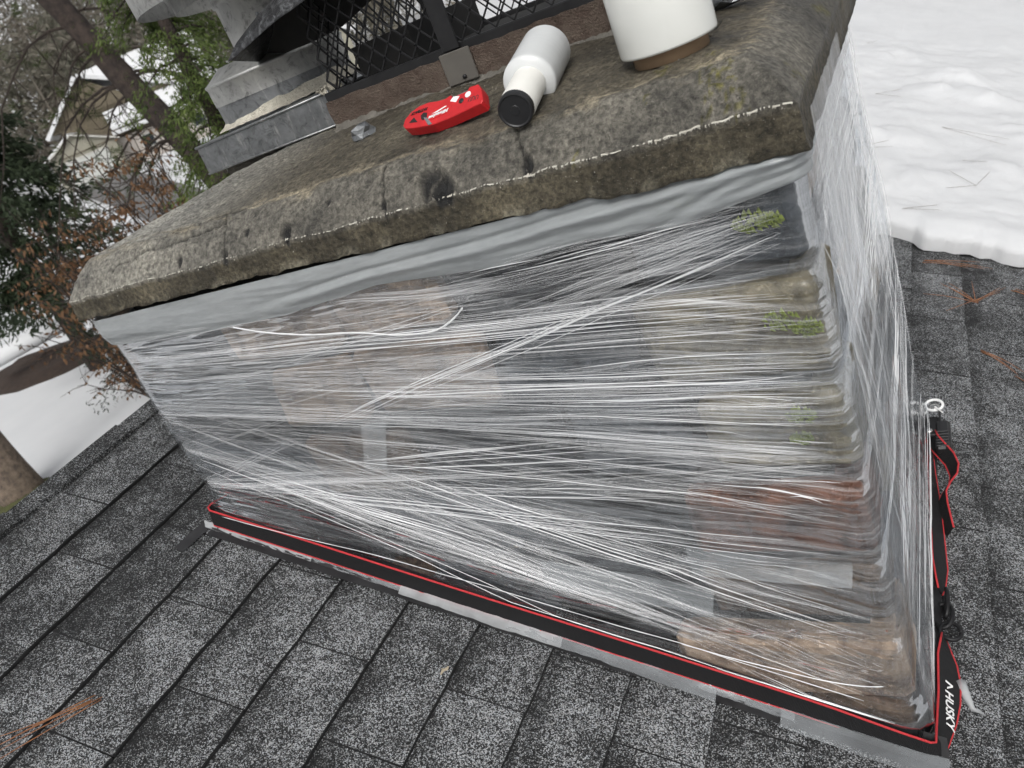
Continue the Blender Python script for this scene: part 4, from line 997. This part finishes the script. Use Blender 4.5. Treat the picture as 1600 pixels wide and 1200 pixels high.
# needles on the snow: laid on the snow surface by a downward look-up
SNOWV = np.array([v.co[:] for v in bpy.data.objects['roof_snow'].data.vertices])
def snow_h(x, y):
    d = (SNOWV[:, 0]-x)**2+(SNOWV[:, 1]-y)**2; return float(SNOWV[np.argsort(d)[:3], 2].max())
lab = ['pair of grey needles on the snow beside the film edge', 'forked grey needles on the snow near the crown corner', 'long grey twig crossing the snow mound', 'crossed needles on the snow at right', 'short needle on the upper snow', 'thin needle on the snow below the mound', 'needles at the lower snow edge over the shingles']
for k, (x, y, a, L, n) in enumerate([(1.03, 2.55, .35, .16, 2), (1.10, 3.35, .15, .12, 2), (1.36, 2.95, -.12, .24, 2), (1.45, 2.32, .9, .10, 3), (1.03, 4.3, .8, .07, 1), (1.42, 2.55, .0, .08, 1), (1.22, 2.05, .5, .12, 2)]):
    mb = MB()
    for q in range(n):
        aa = a+rng.normal()*.22+(1.2*q if k == 3 else 0); P = [(x+math.cos(aa)*L*t, y+math.sin(aa)*L*t*1.6) for t in np.linspace(0, 1, 7)]
        h0, h1 = snow_h(*P[0]), snow_h(*P[-1]); top_ = max(snow_h(px, py)-(h0+(h1-h0)*i_/6) for i_, (px, py) in enumerate(P)); mb.tube([(px, py, h0+(h1-h0)*i_/6+max(top_*.6, 0)+.004) for i_, (px, py) in enumerate(P)], [.0006]*6+[.0003], 5)
    tag(mb.build('snow_needle', M['needle_g'], None, smooth=True), lab[k], 'needles')
mb = MB(); vs = []
for k in range(7): a = k/7*6.28; r_ = .010*(1+.4*math.sin(3*a)); vs.append(roof_pt(.531/CP+r_*math.cos(a)*.7, -.176+r_*math.sin(a), .010+.003*math.sin(2*a)))
mb.add(vs+[roof_pt(.531/CP, -.176, .012)], [(i, (i+1) % 7, 7) for i in range(7)]); tag(mb.build('dry_leaf', simple('pale_leaf', (.40, .34, .24), None, 60, .7)), 'tiny pale dry leaf on the shingles below the strap', 'leaf')

# ------------------------------------------------------------------ yard trees
bark = simple('pine_bark', (.075, .055, .045), (.025, .019, .017), 9, .9, bump=1.0, bdist=.03, world=True)
bark2 = simple('grey_bark', (.26, .20, .15), (.09, .07, .055), 14, .9, bump=1.0, bdist=.03, world=True)
twig_m = simple('twig', (.05, .038, .03), (.03, .022, .018), 12, .9)
L_pine = mat_leaf('pine_leaf', (.075, .095, .030), (.045, .062, .022)); L_cedar = mat_leaf('cedar_leaf', (.13, .17, .045), (.065, .10, .03), 5)
L_dark = mat_leaf('dark_leaf', (.024, .036, .020), (.045, .062, .032), 3); L_brown = mat_leaf('brown_leaf', (.22, .125, .065), (.14, .075, .040), 7)
L_far = mat_leaf('far_leaf', (.12, .12, .09), (.20, .175, .145), .15)
def leaf_quad(mb, p, d, l, w_, nrm=None):
    d = d/np.linalg.norm(d); s = np.cross(d, rng.normal(size=3)); s /= np.linalg.norm(s)+1e-9
    mb.add([p-s*w_*.25, p+d*l*.5-s*w_*.5, p+d*l, p+d*l*.5+s*w_*.5], [(0, 1, 2, 3)])
def conifer(name, label, base, height, rad, nbr, lmat, bmat, droop=.5, leaf=(.10, .035), per=60, zmin=.08, tr=.12, group=None, lean=(0, 0), vis=None):
    base = np.array(base); root = tag(empty(name, tuple(base)), label, 'tree', group)
    mb = MB(); tip = base+np.array([lean[0], lean[1], height]); mb.tube([base-np.array([0, 0, .3]), base+(tip-base)*.3, base+(tip-base)*.7, tip], [tr*1.25, tr, tr*.55, .01], 9); mb.build('trunk', bmat, root, smooth=True)
    mb = MB(); tw = MB()
    for k in range(nbr):
        f = zmin+(1-zmin)*(k+rng.random())/nbr; o = base+(tip-base)*f; r_ = rad*(1-f)**.8*rng.uniform(.55, 1.15)+.05; a = rng.uniform(0, 6.283)
        dirn = np.array([math.cos(a), math.sin(a), 0]); P = [o+dirn*r_*t+np.array([0, 0, .25*r_*t-droop*r_*t*t]) for t in (0, .35, .7, 1)]
        tw.tube(P, [.012+.02*(1-f), .010, .006, .003], 4, cap=False)
        for q in range(per):
            t = rng.random()**.6; i = min(2, int(t*3)); u = t*3-i; c = P[i]*(1-u)+P[i+1]*u+rng.normal(size=3)*r_*.10*np.array([1, 1, .6])
            leaf_quad(mb, c, dirn*.6+rng.normal(size=3)*.45+np.array([0, 0, -droop]), leaf[0]*rng.uniform(.6, 1.3), leaf[1]*rng.uniform(.7, 1.3))
    tag(tw.build('branches', bmat, root, fix=False), kind='stuff'); mb.build('crown', lmat, root, fix=False); return root
# upright bright cedar beyond the vent
conifer('cedar_tree', 'bright green drooping cedar just behind the grey vent', pol(44.4, 9.0), 9.0, 1.05, 190, L_cedar, bark, .75, (.050, .014), 330, .20, .08)
conifer('fir_tree', 'dark shaded fir at the left edge of the picture', pol(58.2, 19), 9.0, 2.3, 120, L_dark, bark, .45, (.17, .05), 260, .20, .16)
conifer('spruce_tree', 'dark spruce low behind the brown-leaved shrub', pol(56.5, 16), 3.3, 1.1, 55, L_dark, bark, .4, (.09, .022), 110, .10, .08)
# leaning pine with drooping bare twigs and needle tufts
def pine():
    d = 14.0; P1 = pol(49.3, d, CAM[2]+d*math.tan(R(7.6))); P2 = pol(46.9, d, CAM[2]+d*math.tan(R(-1.2))); dv = (P1-P2)/(P1[2]-P2[2])
    B = P2+dv*(terr(P2[0], P2[1])-.3-P2[2]); T = P2+dv*7.5; root = tag(empty('pine_tree', tuple(B)), 'leaning dark pine trunk with drooping bare twigs and needle tufts', 'tree')
    mb = MB(); N = 26; mb.tube([B+(T-B)*t+rng.normal(size=3)*.012 for t in np.linspace(0, 1, N)], [.24-.12*t+.008*rng.normal() for t in np.linspace(0, 1, N)], 14); mb.build('trunk', bark, root, smooth=True)
    tw = MB(); lf = MB(); left = np.array([-math.cos(R(48)), -math.sin(R(48)), 0])
    for k in range(40):
        t = rng.uniform(.34, .92); o = B+(T-B)*t; sgn = 1 if rng.random() < .86 else -1; L = rng.uniform(.8, 2.3); dep = rng.normal()*.5
        dirn = left*sgn+np.array([-.6, .6, 0])*dep*.5; P = [o+dirn*L*q+np.array([0, 0, (.35*q-1.25*q*q)*L*rng.uniform(.85, 1.1)]) for q in np.linspace(0, 1, 7)]
        tw.tube(P, [.030, .024, .019, .015, .012, .008, .005], 5, cap=False)
        for j in range(15):
            i = int(rng.integers(1, 6)); o2 = P[i]; l2 = rng.uniform(.2, .65); d2 = left*sgn*rng.uniform(-.3, .8)+rng.normal(size=3)*.5+np.array([0, 0, -.5]); d2 /= np.linalg.norm(d2)
            Q = [o2+d2*l2*q+np.array([0, 0, (-.45*q+.65*q*q)*l2]) for q in np.linspace(0, 1, 5)]; tw.tube(Q, [.009, .008, .0065, .005, .004], 4, cap=False)
            if rng.random() < .45:
                for n_ in range(26):
                    dd = Q[-1]-Q[-2]; dd /= np.linalg.norm(dd); leaf_quad(lf, Q[-1]-dd*rng.uniform(0, .08), dd+rng.normal(size=3)*.65, rng.uniform(.10, .20), .010)
    tag(tw.build('branches', twig_m, root, fix=False), kind='stuff'); lf.build('crown', L_pine, root, fix=False)
pine()
def trunk_tree():
    b = pol(65.9, 13.6); root = tag(empty('trunk_tree', tuple(b)), 'thick grey-brown trunk standing in the snow at the left edge', 'tree')
    mb = MB(); N = 22; mb.tube([b+np.array([.02*math.sin(3*t), .0, -.15+6*t]) for t in np.linspace(0, 1, N)], [.36*(.62+.38*math.exp(-8*t)) for t in np.linspace(0, 1, N)], 18); mb.build('trunk', bark2, root, smooth=True)
    lf = MB(); tw = MB()
    for k in range(16):
        o = b+np.array([0, 0, rng.uniform(3.2, 5.8)]); a = rng.uniform(0, 6.28); P = [o+np.array([math.cos(a), math.sin(a), .3])*L for L in (0, .6, 1.2)]; tw.tube(P, [.04, .025, .01], 5)
        for q in range(40): leaf_quad(lf, P[2]+rng.normal(size=3)*.3, rng.normal(size=3), .16, .03)
    tw.build('branches', bark2, root, fix=False); lf.build('crown', L_pine, root, fix=False)
    mb = MB(); v, f = grid(14, 10, lambda s, t: (b[0]+.25+(.75*t)*math.cos(s*6.283), b[1]-.1+(.6*t)*math.sin(s*6.283), b[2]+.10*(1-t*t)+.03*fn3(s*9, t*5, 1)-.02)); mb.add(v, f)
    tag(mb.build('moss_patch', simple('lawn_moss', (.10, .11, .03), (.06, .06, .025), 12, .95, bump=1, bdist=.02), None, smooth=True), 'green moss patch at the foot of the trunk', 'moss', kind=None)
trunk_tree()
def brown_shrub(name, label, base, height, spread, nbr, nl, lens=(.055, .030), bias=(0, 0)):
    root = tag(empty(name, tuple(base)), label, 'shrub'); tw = MB(); lf = MB()
    for k in range(nbr):
        a = rng.uniform(0, 6.283); r_ = spread*math.sqrt(rng.random()); top = base+np.array([math.cos(a)*r_+bias[0], math.sin(a)*r_+bias[1], height*rng.uniform(.55, 1.05)])
        P = [base+(top-base)*t+np.array([0, 0, .35*math.sin(math.pi*t)*height*.3])+rng.normal(size=3)*.03 for t in np.linspace(0, 1, 7)]; tw.tube(P, [.022, .018, .014, .011, .008, .006, .003], 5, cap=False)
        for j in range(9):
            i = int(rng.integers(2, 6)); o = P[i]; d2 = rng.normal(size=3); d2[2] = abs(d2[2])*.5; d2 /= np.linalg.norm(d2); l2 = rng.uniform(.2, .6)*min(1, spread); Q = [o+d2*l2*q+np.array([0, 0, -.1*q*q]) for q in (0, .5, 1)]; tw.tube(Q, [.006, .0045, .0025], 4, cap=False)
            for n_ in range(nl):
                t = rng.random(); c = Q[0]*(1-t)+Q[2]*t+rng.normal(size=3)*.03; leaf_quad(lf, c, np.array([0, 0, -1.0])+rng.normal(size=3)*.5, lens[0]*rng.uniform(.7, 1.4), lens[1])
    tag(tw.build('branches', twig_m, root, fix=False), kind='stuff'); lf.build('leaves', L_brown, root, fix=False)
brown_shrub('beech_shrub', 'rust-leaved beech shrub at the far left of the crown', pol(55.2, 12.0), 3.7, 1.25, 46, 7, (.075, .038))
brown_shrub('oak_shrub', 'thin shrub of curled brown leaves in front of the house', pol(48.6, 11.0), 4.15, .95, 30, 9, (.07, .034), (-.3, -.1))
brown_shrub('bare_shrub', 'low bare shrub with few leaves on the snow left of the film', pol(56.3, 14.5), 1.0, .95, 12, 1, (.06, .03))
# planting bed and log in the snow
b = pol(60.3, 22); mb = MB(); v, f = grid(28, 14, lambda s, t: (b[0]+2.9*t*math.cos(s*6.283)*(1+.15*math.sin(3*s*6.283)), b[1]+1.5*t*math.sin(s*6.283), b[2]+.35*(1-t*t)+.08*fn3(s*8, t*6, 2)-.05)); mb.add(v, f)
tag(mb.build('planting_bed', simple('bark_mulch', (.055, .035, .025), (.03, .02, .015), 6, .95, bump=1, bdist=.05, world=True), smooth=True), 'dark brown mulch bed showing through the snow at left', 'planting bed')
b = pol(60.0, 21.0); mb = MB(); mb.tube([b+np.array([-1.0, -.9, 0.75]), b+np.array([-.2, 0, .82]), b+np.array([.5, .8, .86])], [.20, .19, .17], 12); tag(mb.build('snowy_log', M['yard_snow'], smooth=True), 'pale snow-covered log lying across the mulch bed', 'log')

# ------------------------------------------------------------------ neighbour's house
siding = simple('tan_siding', (.30, .285, .23), (.25, .24, .19), 3, .8, bump=.2); siding2 = simple('brown_shingle_wall', (.15, .125, .085), (.10, .085, .06), 8, .9, bump=.6)
trim = simple('pale_trim', (.55, .54, .50), None, 3, .6); door_m = simple('garage_paint', (.52, .53, .50), (.47, .48, .45), 2, .6, bump=.05); pink = simple('pale_wall', (.44, .40, .36), (.38, .345, .31), 3, .8); glass = simple('dark_glass', (.03, .035, .04), None, 3, .1)
HB = pol(52.3, 75); HO = tag(empty('house', tuple(HB)), 'tan neighbour house with garage door and snow-covered gable roofs', 'house')
ex = np.array([math.cos(R(47)), math.sin(R(47)), 0]); ey = np.array([-math.sin(R(47)), math.cos(R(47)), 0])      # ex = to the right seen from here, ey = away
HZ = -1.52
def hp(x, y, z): return HB+ex*x+ey*y+np.array([0, 0, HZ-HB[2]+z])
def hbox(name, a, b, mat, parent=HO):
    mb = MB(); mb.box(a, b); mb.v = [tuple(hp(*p)) for p in mb.v]; return mb.build(name, mat, parent)
def prism(name, x0, x1, xr, y0, y1, z0, zr, mat, parent=HO):
    mb = MB(); mb.add([hp(x0, y0, z0), hp(x1, y0, z0), hp(xr, y0, zr), hp(x0, y1, z0), hp(x1, y1, z0), hp(xr, y1, zr)], [(0, 1, 2), (5, 4, 3), (0, 3, 4, 1), (1, 4, 5, 2), (2, 5, 3, 0)]); return mb.build(name, mat, parent)
def slope(name, p, q, y0, y1, th, mat, parent=HO):
    mb = MB(); n = np.array([-(q[1]-p[1]), q[0]-p[0]]); n = n/np.linalg.norm(n)*th; n = n if n[1] > 0 else -n
    c = [p, q, (q[0]+n[0], q[1]+n[1]), (p[0]+n[0], p[1]+n[1])]
    mb.add([hp(a, y0, b_) for a, b_ in c]+[hp(a, y1, b_) for a, b_ in c], [(0, 1, 2, 3), (7, 6, 5, 4), (0, 4, 5, 1), (1, 5, 6, 2), (2, 6, 7, 3), (3, 7, 4, 0)]); return mb.build(name, mat, parent)
hbox('wall', (-2.6, 0, -1), (2.6, 8, 2.75), siding); prism('gable', -2.6, 2.6, -.2, .0, 8, 2.75, 3.95, siding)
slope('roof', (-.2, 3.95), (-3.0, 2.55), -.3, 8, .22, M['yard_snow']); slope('roof', (-.2, 3.95), (3.0, 2.45), -.3, 8, .10, siding2)
slope('rake_trim', (-.2, 3.93), (-3.0, 2.53), -.36, -.30, .12, trim); slope('rake_trim', (-.2, 3.93), (3.0, 2.43), -.36, -.30, .12, trim)
gd = hbox('garage_door', (-2.1, -.06, 0), (1.75, .0, 2.15), door_m)
for k in range(3): hbox('door_groove', (-2.1, -.075, .52+.54*k), (1.75, -.06, .55+.54*k), trim, gd)
hbox('door_trim', (-2.25, -.10, 2.15), (1.9, .0, 2.30), trim); hbox('wall_band', (-2.6, -.08, 2.55), (2.6, .0, 2.62), siding2)
hbox('wall', (-1.4, 8, -1), (9.5, 16, 5.2), siding2); prism('gable', -2.2, 6.0, 1.9, 8, 14, 4.6, 8.0, siding2)
slope('roof', (1.9, 8.0), (-2.6, 4.3), 7.5, 15, .30, M['yard_snow']); slope('roof', (1.9, 8.0), (9.8, 4.3), 7.6, 15, .30, M['yard_snow'])
mb = MB(); mb.add([hp(2.4, 6.6, 3.2), hp(12.5, 6.6, 3.2), hp(12.5, 12, 8.3), hp(2.2, 12, 8.3), hp(2.4, 6.6, 3.45), hp(12.5, 6.6, 3.45), hp(12.5, 12, 8.6), hp(2.2, 12, 8.6)], [(3, 2, 1, 0), (4, 5, 6, 7), (0, 1, 5, 4), (1, 2, 6, 5), (2, 3, 7, 6), (3, 0, 4, 7)]); mb.build('roof', M['yard_snow'], HO)
hbox('wall', (2.6, 1.5, -1), (11, 6.5, 2.4), pink); slope('roof', (2.6, 2.75), (11.5, 2.5), .8, 6.5, .3, M['yard_snow'])
for x in (4.2, 6.4, 8.6): w_ = hbox('window', (x, 1.42, .9), (x+1.2, 1.5, 2.0), trim); hbox('pane', (x+.1, 1.40, 1.0), (x+1.1, 1.42, 1.9), glass, w_)
HB2 = pol(38.5, 85); HO2 = tag(empty('far_house', tuple(HB2)), 'pale far house with snowy roof seen through the black mesh', 'house'); HB = HB2; HZ = HB2[2]
hbox('wall', (-6, 0, -1), (6, 9, 3.4), siding, HO2); slope('roof', (0, 6.4), (-6.6, 3.2), -.4, 9, .35, M['yard_snow'], HO2); slope('roof', (0, 6.4), (6.6, 3.2), -.4, 9, .35, M['yard_snow'], HO2); prism('gable', -6, 6, 0, 0, 9, 3.4, 6.3, siding, HO2)
for x in (-4, 2.4): hbox('window', (x, -.05, 1), (x+1.5, 0, 2.3), glass, HO2)

# ------------------------------------------------------------------ wooded hill beyond, one mass
mb = MB()
for k in range(620):
    az = rng.uniform(18, 72); d = rng.uniform(92, 215); b = pol(az, d); h = rng.uniform(7, 15); r_ = h*rng.uniform(.16, .24)
    mb.tube([b, b+np.array([0, 0, h*.9])], [.22, .05], 5, cap=False)
    for q in range(260):
        f = rng.uniform(.12, 1); a = rng.uniform(0, 6.28); rr = r_*(1-f)*rng.uniform(.4, 1.1)+.1; c = b+np.array([math.cos(a)*rr, math.sin(a)*rr, h*f]); leaf_quad(mb, c, np.array([math.cos(a), math.sin(a), -.5])+rng.normal(size=3)*.3, rng.uniform(.6, 1.5), rng.uniform(.12, .32))
for k in range(260):        # unseen trees added round the yard to cut low sky light
    az = rng.uniform(90, 378); d = rng.uniform(48, 95); b = pol(az, d); h = rng.uniform(11, 17); r_ = h*rng.uniform(.16, .22)
    mb.tube([b, b+np.array([0, 0, h*.9])], [.22, .05], 5, cap=False)
    for q in range(90):
        f = rng.uniform(.12, 1); a = rng.uniform(0, 6.28); rr = r_*(1-f)*rng.uniform(.4, 1.1)+.1; c = b+np.array([math.cos(a)*rr, math.sin(a)*rr, h*f]); leaf_quad(mb, c, np.array([math.cos(a), math.sin(a), -.5]), rng.uniform(1.0, 2.2), rng.uniform(.5, 1.2))
tag(mb.build('woods', L_far, fix=False), 'grey-green woods covering the hill behind the house, with unseen trees added round the yard', 'woods', kind='stuff')
print('TRIS', sum(len(o.data.polygons) for o in bpy.data.objects if o.type == 'MESH'))
